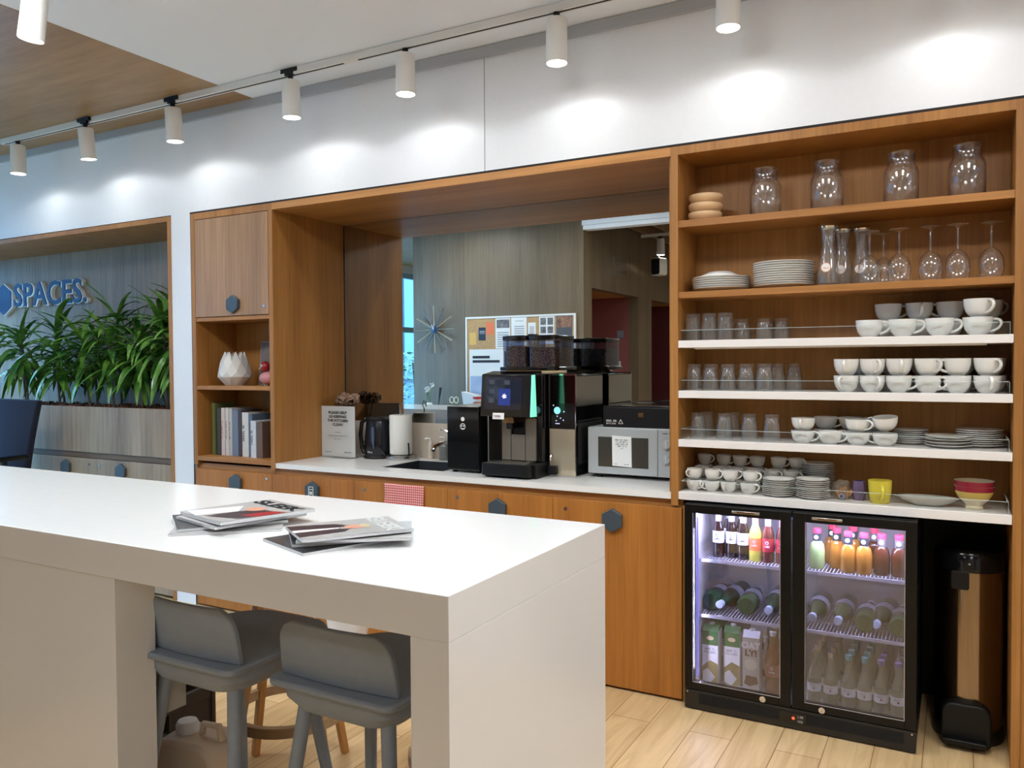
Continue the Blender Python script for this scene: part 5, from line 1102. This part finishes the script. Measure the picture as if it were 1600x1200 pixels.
BT = Proto(bottle('iced_tea_bottle', [('body', shp(.0245, .19, .012), mat('brown_tea', (92, 48, 40), .1)), ('label', lab(.0245, .045, .100), mat('red_label', (184, 52, 62), .5)), ('neck_label', [(.0126, .15), (.0126, .19), (0, .19)], mat('pink_foil', (214, 170, 190), .5)), ('label_print', icon(.0260, .083), PAPER)]))
zz = SHZ[0]; G1 = 'bottles on the top fridge shelf'
for k, (x, y) in enumerate(((-.895, 3.445), (-.841, 3.455), (-.790, 3.445))): BC.put((x, y, zz), label='dark cola bottle with white label, upper left fridge shelf, %s of front three' % ['left', 'middle', 'right'][k], group=G1)
for k, (x, y) in enumerate(((-.870, 3.52), (-.815, 3.53))): BC.put((x, y, zz), label='dark cola bottle of the second row on the upper left fridge shelf, %s one' % ['left', 'right'][k], group=G1)
BLm.put((-.739, 3.44, zz), label='yellow lemonade bottle with orange label beside the dark cola bottles in the fridge', group=G1)
for k, (x, y) in enumerate(((-.687, 3.44), (-.630, 3.44))): BT.put((x, y, zz), label='brown iced tea bottle with red label, %s one on the upper left fridge shelf' % ['left', 'right'][k], group=G1)
PINK = mat('pink_cap', (214, 66, 96), .35); DKL = mat('navy_neck_label', (44, 54, 66), .4)
def juice(nm, col, neck):
    bm = BM(); box(bm, -.009, .008, -.0185, -.0178, .118, .134); return bottle(nm, [('body', [(0, 0), (.026, 0), (.030, .008), (.030, .075), (.025, .098), (.016, .110), (0, .110)], mat(nm+'_juice', col, .12)), ('neck', [(.0165, .108), (.0165, .140)], neck), ('neck_badge', Lz([(0, 0), (.0085, 0), (.0085, .0008), (0, .0008)], 16, mtx=Matrix.Translation((-.001, -.0172, .126)) @ Matrix.Rotation(PI/2, 4, 'X')), PAPER), ('cap', [(.0155, .1405), (.0165, .144), (.0155, .160), (0, .161)], PINK)])
JU = [Proto(juice('lime_bottle', (168, 196, 128), DKL)), Proto(juice('orange_juice_bottle', (178, 118, 44), DKL)), Proto(juice('apple_juice_bottle', (82, 42, 26), mat('grey_neck', (110, 108, 112), .3)))]
jl = [('pale green juice bottle with pink cap at the left of the upper right fridge shelf', 0, -.494, 3.435), ('amber juice bottle with pink cap behind the front two', 1, -.424, 3.475), ('amber juice bottle with pink cap, left one of the front two', 1, -.376, 3.425), ('amber juice bottle with pink cap and blue-white neck, right one of the front two', 1, -.318, 3.422), ('dark brown juice bottle with pink cap, left one on the upper right fridge shelf', 2, -.256, 3.44), ('dark brown juice bottle with pink cap, right one by the fridge wall', 2, -.194, 3.44),
      ('amber juice bottle of the second row, left', 1, -.45, 3.545), ('amber juice bottle of the second row, middle', 1, -.37, 3.54), ('dark juice bottle of the second row, right', 2, -.29, 3.54)]
for l_, k, x, y in jl: JU[k].put((x, y, zz), label=l_, group='juice bottles on the upper right fridge shelf')
# big bottles lying on the middle shelf
OLG = mat('olive_bottle_glass', (66, 84, 50), .08, spec=.8); DG = mat('deep_green_glass', (22, 60, 38), .06, spec=.8)
def lying(nm, g):
    R_ = Matrix.Rotation(PI/2, 4, 'X')  # axis towards -y
    t = thing(nm, 'x', 'bottle')
    obj('body', Lz([(0, 0), (.034, 0), (.040, .01), (.040, .16), (.034, .19), (.018, .235), (.014, .27), (0, .27)], 28, mtx=R_), g, t, smooth=50)
    obj('label', Lz([(.0404, .095), (.0404, .150)], 28, mtx=R_), mat('pale_blue_label', (206, 212, 232), .5), t, smooth=50); obj('cap', Lz([(.0155, .265), (.0158, .292), (0, .293)], 20, mtx=R_), mat('pale_blue_cap', (196, 208, 236), .4), t)
    bm = BM(); glyphs(bm, -.02, .02, -.004, .007, 0, 5); bmesh.ops.transform(bm, matrix=Matrix.Translation((0, -.122, .0405)) @ Matrix.Rotation(-PI/2, 4, 'X'), verts=bm.verts); obj('label_print', bm, INKG, t); return t
LG, LO = Proto(lying('lying_green_bottle', DG)), Proto(lying('lying_olive_bottle', OLG)); zl = SHZ[1]+.0405; G2 = 'large bottles lying in the fridge'
for P_, x, y, a, l_ in ((LG, -.925, 3.43, PI-.05, 'green bottle lying with its base to the front at the left'), (LG, -.845, 3.69, -.12, 'green bottle lying neck forward in the left half'), (LO, -.775, 3.43, PI+.02, 'olive bottle lying base forward in the left half'), (LO, -.675, 3.70, -.02, 'olive bottle lying neck forward at the right of the left half'),
        (LO, -.502, 3.69, -.02, 'olive bottle lying neck forward at the left of the right half'), (LO, -.402, 3.69, -.03, 'olive bottle lying neck forward in the middle of the right half'), (LO, -.315, 3.42, PI, 'olive bottle lying base forward in the middle of the right half'), (LO, -.245, 3.71, -.10, 'olive bottle lying neck forward at the right of the right half')):
    P_.put((x, y, zl), (0, 0, a), l_, G2)
LO.put((-.190, 3.42, zl+.0), (0, 0, PI), 'olive bottle lying base forward beside the right fridge wall', G2)
# cartons
def carton(nm, cols, txt=None):
    t = thing(nm, 'x', 'carton'); W2, D2, Hh = .034, .042, .225
    obj('body', B(-W2, W2, -D2, D2, 0, Hh), cols[0], t, .001); bm = BM(); prism(bm, [(-D2, Hh), (D2, Hh), (D2, Hh+.004), (-D2*.2, Hh+.022)], -W2, W2, 'yz'); obj('top', bm, cols[1], t)
    obj('cap', Lz([(0, 0), (.013, 0), (.012, .014), (0, .014)], 18, 0, .0, Hh+.012), WHITEPL, t); return t
GC = mat('green_carton_print', (48, 104, 52), .5); t1 = carton('juice_carton', (PAPER, GC)); 
obj('green_band', B(-.0342, .0342, -.0424, -.0421, .165, .225), GC, t1); obj('fruit_print', PR([(-.034, .0), (.034, .0), (.034, .085), (.0, .10), (-.034, .07)], -.0426, -.0421, 'xz'), mat('olive_print', (150, 136, 84), .5), t1)
obj('badge', PR([(.016*math.cos(2*PI*k/18), .195+.009*math.sin(2*PI*k/18)) for k in range(18)], -.0429, -.0425, 'xz'), mat('badge_cream', (222, 190, 160), .5), t1); bm = BM(); glyphs(bm, -.022, .022, .143, .009, -.0421, 4); glyphs(bm, -.026, .026, .130, .009, -.0421, 5); obj('lettering', bm, INKG, t1)
obj('fruit_shape', PR([(-.03, .01), (.0, .0), (.022, .03), (-.01, .065), (-.03, .05)], -.0430, -.0427, 'xz'), mat('white_fruit_print', (214, 212, 206), .5), t1)
JC = Proto(t1); zf = .0805; JC.put((-.925, 3.455, zf), (0, 0, .05), 'green and white juice carton at the left of the fridge floor, front', 'juice cartons'); JC.put((-.838, 3.475, zf), (0, 0, .05), 'green and white juice carton beside the oat drink carton', 'juice cartons'); JC.put((-.92, 3.56, zf), (0, 0, 0), 'green and white juice carton behind the front left carton', 'juice cartons')
t2 = carton('oat_drink_carton', (mat('oat_carton_grey', (190, 184, 172), .5), mat('oat_top', (196, 196, 198), .5))); BRN = mat('brown_print', (112, 82, 52), .5)
text('lettering', 'OAT', .036, PAPER, t2, TM(-.001, -.0423, .180), .0002, .0018); text('lettering', 'LY!', .036, BRN, t2, TM(0, -.0423, .148), .0002, .0016)
bm = BM(); hx_ = [(0+.027*math.cos(a)*(1 if k % 2 else .9), .112+.024*math.sin(a)) for k, a in enumerate([2*PI*q/16 for q in range(16)])]; prism(bm, hx_, -.0427, -.0422, 'xz'); obj('badge', bm, mat('badge_pale', (216, 208, 188), .5), t2); obj('brown_print', PR([(-.028, .03), (-.005, .02), (.03, .035), (.024, .062), (-.02, .065)], -.0427, -.0422, 'xz'), BRN, t2)
OC = Proto(t2); OC.put((-.752, 3.45, zf), (0, 0, .05), 'grey oat drink carton in front on the fridge floor', 'oat drink cartons'); OC.put((-.745, 3.56, zf), (0, 0, .05), 'grey oat drink carton behind the front one', 'oat drink cartons')
BB = Proto(bottle('syrup_bottle', [('body', shp(.030, .245, .012), mat('caramel_glass', (136, 84, 46), .1)), ('label', lab(.030, .07, .12), mat('caramel_label', (168, 96, 70), .5)), ('cap', [(.0135, .235), (.0135, .250), (0, .25)], WHITEPL), ('label_print', icon(.0315, .105), PAPER)]))
BB.put((-.668, 3.45, zf), label='caramel brown bottle with white icon beside the oat drink carton', group='brown bottles on the fridge floor'); BB.put((-.680, 3.55, zf), label='caramel brown bottle behind the front one', group='brown bottles on the fridge floor')
# tonic bottles
TG = glass('tonic_glass', (206, 212, 196), 1.6, dens=.26, dcol=(206, 208, 176)); caps = [mat('silver_cap', (196, 190, 180), .25, metal=.9), mat('teal_cap', (110, 168, 170), .35), mat('violet_cap', (128, 112, 160), .35)]
TPs = []
for c, nm in zip(caps, ('silver', 'teal', 'violet')):
    TPs.append(Proto(bottle('tonic_bottle', [('body', [(0, 0), (.025, 0), (.027, .008), (.027, .105), (.022, .125), (.011, .165), (.011, .205), (0, .205)], TG), ('label', [(.0275, .055), (.0275, .088)], PAPER), ('cap', [(.012, .195), (.0128, .200), (.012, .215), (0, .216)], c),
        ('label_print', (lambda b: (glyphs(b, -.012, .012, .076, .005, -.0277, 5), b)[-1])(BM()), INKG), ('label_mark', Lz([(0, 0), (.004, 0), (0, .0008)], 10, mtx=Matrix.Translation((.002, -.0276, .068)) @ Matrix.Rotation(PI/2, 4, 'X')), RD)])))
cols_ = [(-.500, 0), (-.438, 0), (-.372, 1), (-.313, 1), (-.254, 2), (-.194, 2)]; nms = ['silver', 'teal', 'violet']
for k, (x, c) in enumerate(cols_):
    for q in range(4): TPs[c].put((x+.004*q, 3.415+.066*q, zf), label='tonic bottle with %s cap, %s column from left, %s row from front' % (nms[c], ORD[k], ORD[q]), group='tonic bottles on the fridge floor')

# ================================================================== PEDAL BIN
t = thing('pedal_bin', 'tall steel pedal bin with black lid right of the drinks fridge', 'bin', (.042, 3.60, 0)); R0 = .118
obj('body', Lz([(0, .05), (R0, .05), (R0, .655), (R0-.003, .657), (0, .657)], 48), mat('polished_bronze_steel', (150, 132, 112), .14, metal=1), t, smooth=50)
obj('base_ring', Lz([(0, 0), (R0+.004, 0), (R0+.006, .01), (R0+.004, .05), (0, .05)], 48), BLACKM, t, smooth=50)
obj('lid', Lz([(R0+.003, .657), (R0+.004, .715), (R0-.006, .73), (0, .74)], 48), BLACK, t, smooth=50)
obj('latch', PR(rrect(-.062, .0, .59, .66, .01), -.125, -.108, 'xz'), BLACKM, t, .003); obj('lid_dot', Lz([(0, 0), (.004, 0), (0, .001)], 12, mtx=Matrix.Translation((0, -.1225, .69)) @ Matrix.Rotation(PI/2, 4, 'X')), STEEL, t)
obj('pedal_housing', PR(rrect(-.09, .075, .012, .165, .03, 5, (.04, .04, .012, .012)), -.155, -.10, 'xz'), BLACKM, t, .006); obj('pedal', B(-.085, .06, -.195, -.155, .02, .042), BLACKMET, t, .004)

# ================================================================== THINGS THE MIRROR SHOWS
WY = .411
t = thing('sunburst_clock', 'sunburst wall clock with thin metal rays and a blue hub on the oak wall', 'clock', (-5.092, WY, 1.843))
for k in range(12):
    a = 2*PI*k/12+.03; d = Vector((math.cos(a), 0, math.sin(a))); obj('ray', T([d*.04+Vector((0, .05, 0)), d*.265+Vector((0, .05, 0))], [.005, .008], 8), mat('pale_brass', (200, 184, 156), .35, metal=.5) if k % 2 else STEEL, t)
HB = mat('blue_hub', (44, 74, 110), .3); obj('hub', Lz([(0, 0), (.03, 0), (.045, .02), (.045, .055), (.03, .065), (0, .066)], 24, mtx=Matrix.Rotation(-PI/2, 4, 'X')), HB, t)
obj('hand', T([(0, .07, 0), (.012, .07, .085)], .004, 6), WHITEPL, t); obj('hand', T([(0, .073, 0), (-.02, .073, .05)], .004, 6), WHITEPL, t)
t = thing('pinboard', 'large cork pinboard with a white frame on the oak wall', 'pinboard', (0, WY, 0)); CK = mat('cork', (188, 150, 106), .9, noise=.15, nscale=60)
bm = BM(); box(bm, -4.705, -4.685, 0, .02, 1.10, 1.966); box(bm, -3.410, -3.390, 0, .02, 1.10, 1.966); box(bm, -4.685, -3.410, 0, .02, 1.946, 1.966); box(bm, -4.685, -3.410, 0, .02, 1.10, 1.12); obj('frame', bm, WHITEPL, t, .001); obj('cork_panel', B(-4.685, -3.41, 0, .012, 1.12, 1.946), CK, t)
def pin(nm, label, x0, x1, z0, z1, m, marks=(), photo=None):
    t = thing(nm, label, 'pinned paper', (0, WY+.0125, 0), 0, 'papers on the pinboard'); obj('sheet', B(x0, x1, 0, .0015, z0, z1), m, t)
    if photo: bm = BM(); [box(bm, x0+(x1-x0)*a, x0+(x1-x0)*b_, .0016, .0022, z0+(z1-z0)*c, z0+(z1-z0)*d_) for a, b_, c, d_ in photo[0]]; obj('printed_picture', bm, photo[1], t)
    if marks:
        bm = BM()
        for a, b_, c, hh in marks: box(bm, x0+(x1-x0)*a, x0+(x1-x0)*b_, .0016, .0021, z0+(z1-z0)*c, z0+(z1-z0)*(c+hh))
        obj('printed_lines', bm, INKG, t)
PH = mat('printed_photo', (110, 106, 108), .5, noise=.6, nscale=26); PHB = mat('printed_photo_brown', (142, 104, 84), .5, noise=.6, nscale=20)
pin('paper_note', 'yellow note at the left of the pinboard', -4.657, -4.571, 1.665, 1.796, mat('yellow_paper', (222, 178, 98), .7)); pin('paper_note', 'navy card on the pinboard', -4.54, -4.453, 1.712, 1.85, mat('navy_paper', (34, 40, 60), .5), [(.15, .9, .6, .15), (.15, .9, .5, .06)])
pin('paper_note', 'orange card on the pinboard', -4.442, -4.353, 1.773, 1.904, mat('orange_paper', (232, 120, 76), .6)); lines = [(.12, .9, .06+.075*k, .03) for k in range(7)]
pin('paper_sheet', 'white sheet with a photo strip at its top on the pinboard', -4.328, -4.149, 1.62, 1.941, PAPER, lines, ([(.08, .95, .68, .96)], PH)); pin('paper_sheet', 'plain white typed sheet on the pinboard', -4.136, -3.953, 1.65, 1.945, PAPER, [(.25, .8, .86, .02)]+[(.2, .85, .1+.08*k, .03) for k in range(8)])
pin('paper_note', 'small white note on the pinboard', -3.936, -3.846, 1.72, 1.885, PAPER, [(.2, .8, .2+.1*k, .05) for k in range(6)]); pin('paper_sheet', 'white sheet with four small pictures on the pinboard', -3.805, -3.631, 1.66, 1.949, PAPER, (), ([(.08, .45, .68, .93), (.55, .92, .68, .93), (.08, .45, .38, .62), (.55, .92, .38, .62), (.08, .4, .1, .3)], PH))
pin('paper_sheet', 'dark grey poster with a brown photo at the right of the pinboard', -3.61, -3.429, 1.62, 1.951, mat('slate_paper', (84, 86, 92), .5), (), ([(.05, .95, .62, .97)], PHB))
# low cabinet below the pinboard with things on it
t = thing('sideboard', 'low grey and white sideboard against the oak wall under the pinboard', 'sideboard'); bm = BM(); box(bm, -5.35, -3.32, WY+.0005, .84, .06, .905); obj('carcass', bm, mat('warm_grey_laminate', (150, 146, 136), .5), t, .001); obj('top', B(-5.36, -3.315, WY+.0005, .86, .9055, .93), mat('grey_top', (172, 170, 162), .4), t, .001); obj('plinth', B(-5.3, -3.35, .45, .80, 0, .06), BLACKM, t)
for k in range(4): d = obj('door', B(-5.34+.505*k, -4.84+.505*k, .8405, .858, .07, .90), WHITEPL if k % 2 else MATS['warm_grey_laminate'], t, .001); obj('knob', Lz([(0, 0), (.01, 0), (.01, .02), (0, .02)], 14, mtx=Matrix.Translation((-4.88+.505*k, .859, .70)) @ Matrix.Rotation(-PI/2, 4, 'X')), STEEL, d)
SZ = .93; YS = .70
t = thing('poster_stand', 'white printed poster on a stand on the sideboard, in front of the pinboard', 'poster', (-4.33, .62, SZ)); obj('panel', B(-.20, .24, 0, .012, .0, .68), PAPER, t); bm = BM(); box(bm, -.16, .05, .0122, .0128, .585, .612); box(bm, -.16, .17, .0122, .0128, .54, .567); obj('headline', bm, INK, t)
bm = BM(); box(bm, -.19, .23, .0122, .0128, .12, .40); obj('printed_picture', bm, mat('pale_blue_photo', (168, 180, 206), .5, noise=.15, nscale=4), t); obj('foot', B(-.15, .19, -.06, .08, 0, .006), GL, t)
t = thing('bunny_vase', 'white vase with white flowers on the sideboard', 'vase', (-4.95, .78, SZ)); obj('body', Lz([(0, 0), (.04, 0), (.055, .05), (.04, .10), (.03, .12), (.026, .12), (.04, .06), (0, .02)], 20), CERAM, t)
rnd = random.Random(4)
for k in range(5):
    p = Vector((rnd.uniform(-.06, .06), rnd.uniform(-.03, .03), rnd.uniform(.22, .33))); s = obj('stem', T([(0, 0, .08), p*.6, p], .003, 6), mat('green_stem', (110, 140, 90), .6), t)
    bm = BM(); [lathe(bm, [(0, 0), (.02, .008), (.024, .02), (0, .014)], 0, 0, 6, 0, Matrix.Translation(p) @ Matrix.Rotation(q*1.3, 4, (1, q*.5, .2))) for q in range(3)]; obj('flower', bm, WHITEPL, s)
t = thing('reed_diffuser', 'reed diffuser bottle with black sticks on the sideboard', 'diffuser', (-4.845, .76, SZ)); obj('bottle', B(-.033, .033, -.033, .033, 0, .075), glass('diffuser_glass', (210, 215, 215), 1.2, dens=.15, dcol=(90, 90, 90)), t); obj('label', B(-.022, .022, .0335, .0342, .015, .055), PAPER, t); obj('neck', Lz([(0, .075), (.016, .075), (.016, .10), (0, .10)], 14), BLACKM, t)
for k in range(4): obj('reed', T([(0, 0, .08), (.02+.012*k, .005*k, .28)], .003, 6), BLACKM, t)
t = thing('stationery_pot', 'white pot holding cream-handled scissors on the sideboard', 'pot', (-4.645, .76, SZ)); obj('pot', Lz([(0, 0), (.035, 0), (.038, .09), (.034, .09), (.031, .005), (0, .005)], 20), WHITEPL, t); IV = mat('ivory_plastic', (228, 218, 186), .4)
for s in (-1, 1): pts = [Vector((s*.028+.026*math.cos(a), 0, .15+.032*math.sin(a))) for a in [2*PI*q/14 for q in range(15)]]; obj('scissor_handle', T(pts, .006, 6), IV, t)
obj('scissor_blade', B(-.006, .006, -.001, .001, .02, .125), STEEL, t)
tag(obj('storage_box', B(-.12, .12, -.08, .08, 0, .055), mat('grey_card_box', (150, 150, 138), .6), loc=(-5.15, .75, SZ), bevel=.002), 'flat grey card box at the left on the sideboard', 'box')
t = thing('paper_tray', 'slanted white document tray on the sideboard beside the red and white paper cup', 'tray', (-4.46, .72, SZ)); obj('tray', PR([(-.06, 0), (.10, 0), (.10, .2), (-.10, .24)], -.05, .03, 'xz'), WHITEPL, t, .002)
t = thing('paper_cup', 'red and white paper cup on the sideboard', 'cup', (-4.345, .78, SZ)); obj('cup', Lz([(0, 0), (.033, 0), (.046, .19), (.044, .19), (.031, .004), (0, .004)], 24), WHITEPL, t); obj('red_print', Lz([(.0350, .02), (.0430, .135)], 24), mat('red_print', (206, 40, 52), .5), t); obj('red_rim', Lz([(.0445, .165), (.0468, .19)], 24), MATS['red_print'], t)
t = thing('loudspeaker', 'small black loudspeaker on a bracket hanging from the rear ceiling', 'loudspeaker', (-2.99, -.99, 2.45), .4); bm = BM(); prism(bm, rrect(-.07, .07, 0, .20, .03), -.06, .06, 'xz'); obj('cabinet', bm, WHITEPL, t, .004); obj('grille', PR(rrect(-.06, .06, .01, .19, .025), .0605, .066, 'xz'), BLACKM, t); obj('bracket', T([(0, 0, .20), (0, 0, .24), (0, 0, .4785)], .008, 8), BLACKM, t)
# vent grille, switches on the passage wall
PX = -3.3085
t = thing('vent_grille', 'square slatted vent grille high on the oak passage wall', 'vent', (PX, 0, 0)); bm = BM(); box(bm, 0, .01, -.78, -.40, 2.42, 2.62); obj('frame', bm, WALLOAK, t); bm = BM(); [box(bm, .0102, .014, -.76, -.42, 2.44+.02*k, 2.448+.02*k) for k in range(8)]; obj('slats', bm, mat('brown_slat', (96, 76, 60), .6), t)
t = thing('thermostat', 'small blue-grey thermostat on the dark red wall', 'thermostat', (-3.53, -1.1795, 1.80)); obj('plate', B(-.04, .04, 0, .02, -.045, .045), mat('blue_grey_plate', (128, 134, 156), .4), t, .004); obj('screen', B(-.025, .025, .0201, .0215, -.01, .03), INKG, t)
t = thing('wall_switch', 'white square switch on the dark red wall', 'switch', (-3.57, -1.1795, 1.44)); obj('plate', B(-.04, .04, 0, .01, -.04, .04), WHITEPL, t, .002); obj('rocker', B(-.028, .028, .0101, .014, -.028, .028), WHITEPL, t, .001)

# greenery outside the glass front
for k, (x, y, h) in enumerate(((-8.5, -2.3, 1.6), (-8.6, -4.0, 1.7), (-8.5, -.4, 1.5), (-8.7, -5.8, 1.9))):
    t = thing('garden_shrub', 'leafy green shrub outside the glass front, %s from the kitchen wall' % ORD[[1, 2, 0, 3][k]], 'shrub', (x, y, 0), 0, 'shrubs outside'); obj('stem', T([(0, 0, 0), (.05, 0, h*.5), (0, .03, h*.9)], .02, 7), STEMM, t); bm = BM(); rnd = random.Random(k)
    for q in range(700):
        c = Vector((max(-.7, min(.7, rnd.gauss(0, .32))), max(-.72, min(.72, rnd.gauss(0, .34))), rnd.uniform(.3, h))); d = Vector((rnd.gauss(0, 1), rnd.gauss(0, 1), rnd.uniform(-.6, .4))).normalized(); u = d.cross(Vector((0, .2, 1))).normalized(); s = rnd.uniform(.08, .14)
        bm.faces.new([bm.verts.new(c), bm.verts.new(c+d*s*.5+u*s*.3), bm.verts.new(c+d*s), bm.verts.new(c+d*s*.5-u*s*.3)])
    obj('foliage', bm, mat('garden_leaf', (24, 70, 30), .5, noise=.4, nscale=6), t, smooth=0)
struct('ground', B(-16, -7.6, -24, 6, -.15, -.02), mat('pavement', (50, 54, 56), .9, noise=.1))
tag(obj('opposite_building', (lambda b: ([box(b, -15.25, -15, -22+2*k, -20.4+2*k, 1, 5.2) for k in range(13)], box(b, -15.8, -15.25, -24, 6, -.02, 7), b)[-1])(BM()), mat('pale_facade', (56, 88, 104), .6)), 'pale building facade across the street outside the glass front', 'building')
for o in COL.objects:
    if o.parent and 'category' in o: del o['category']
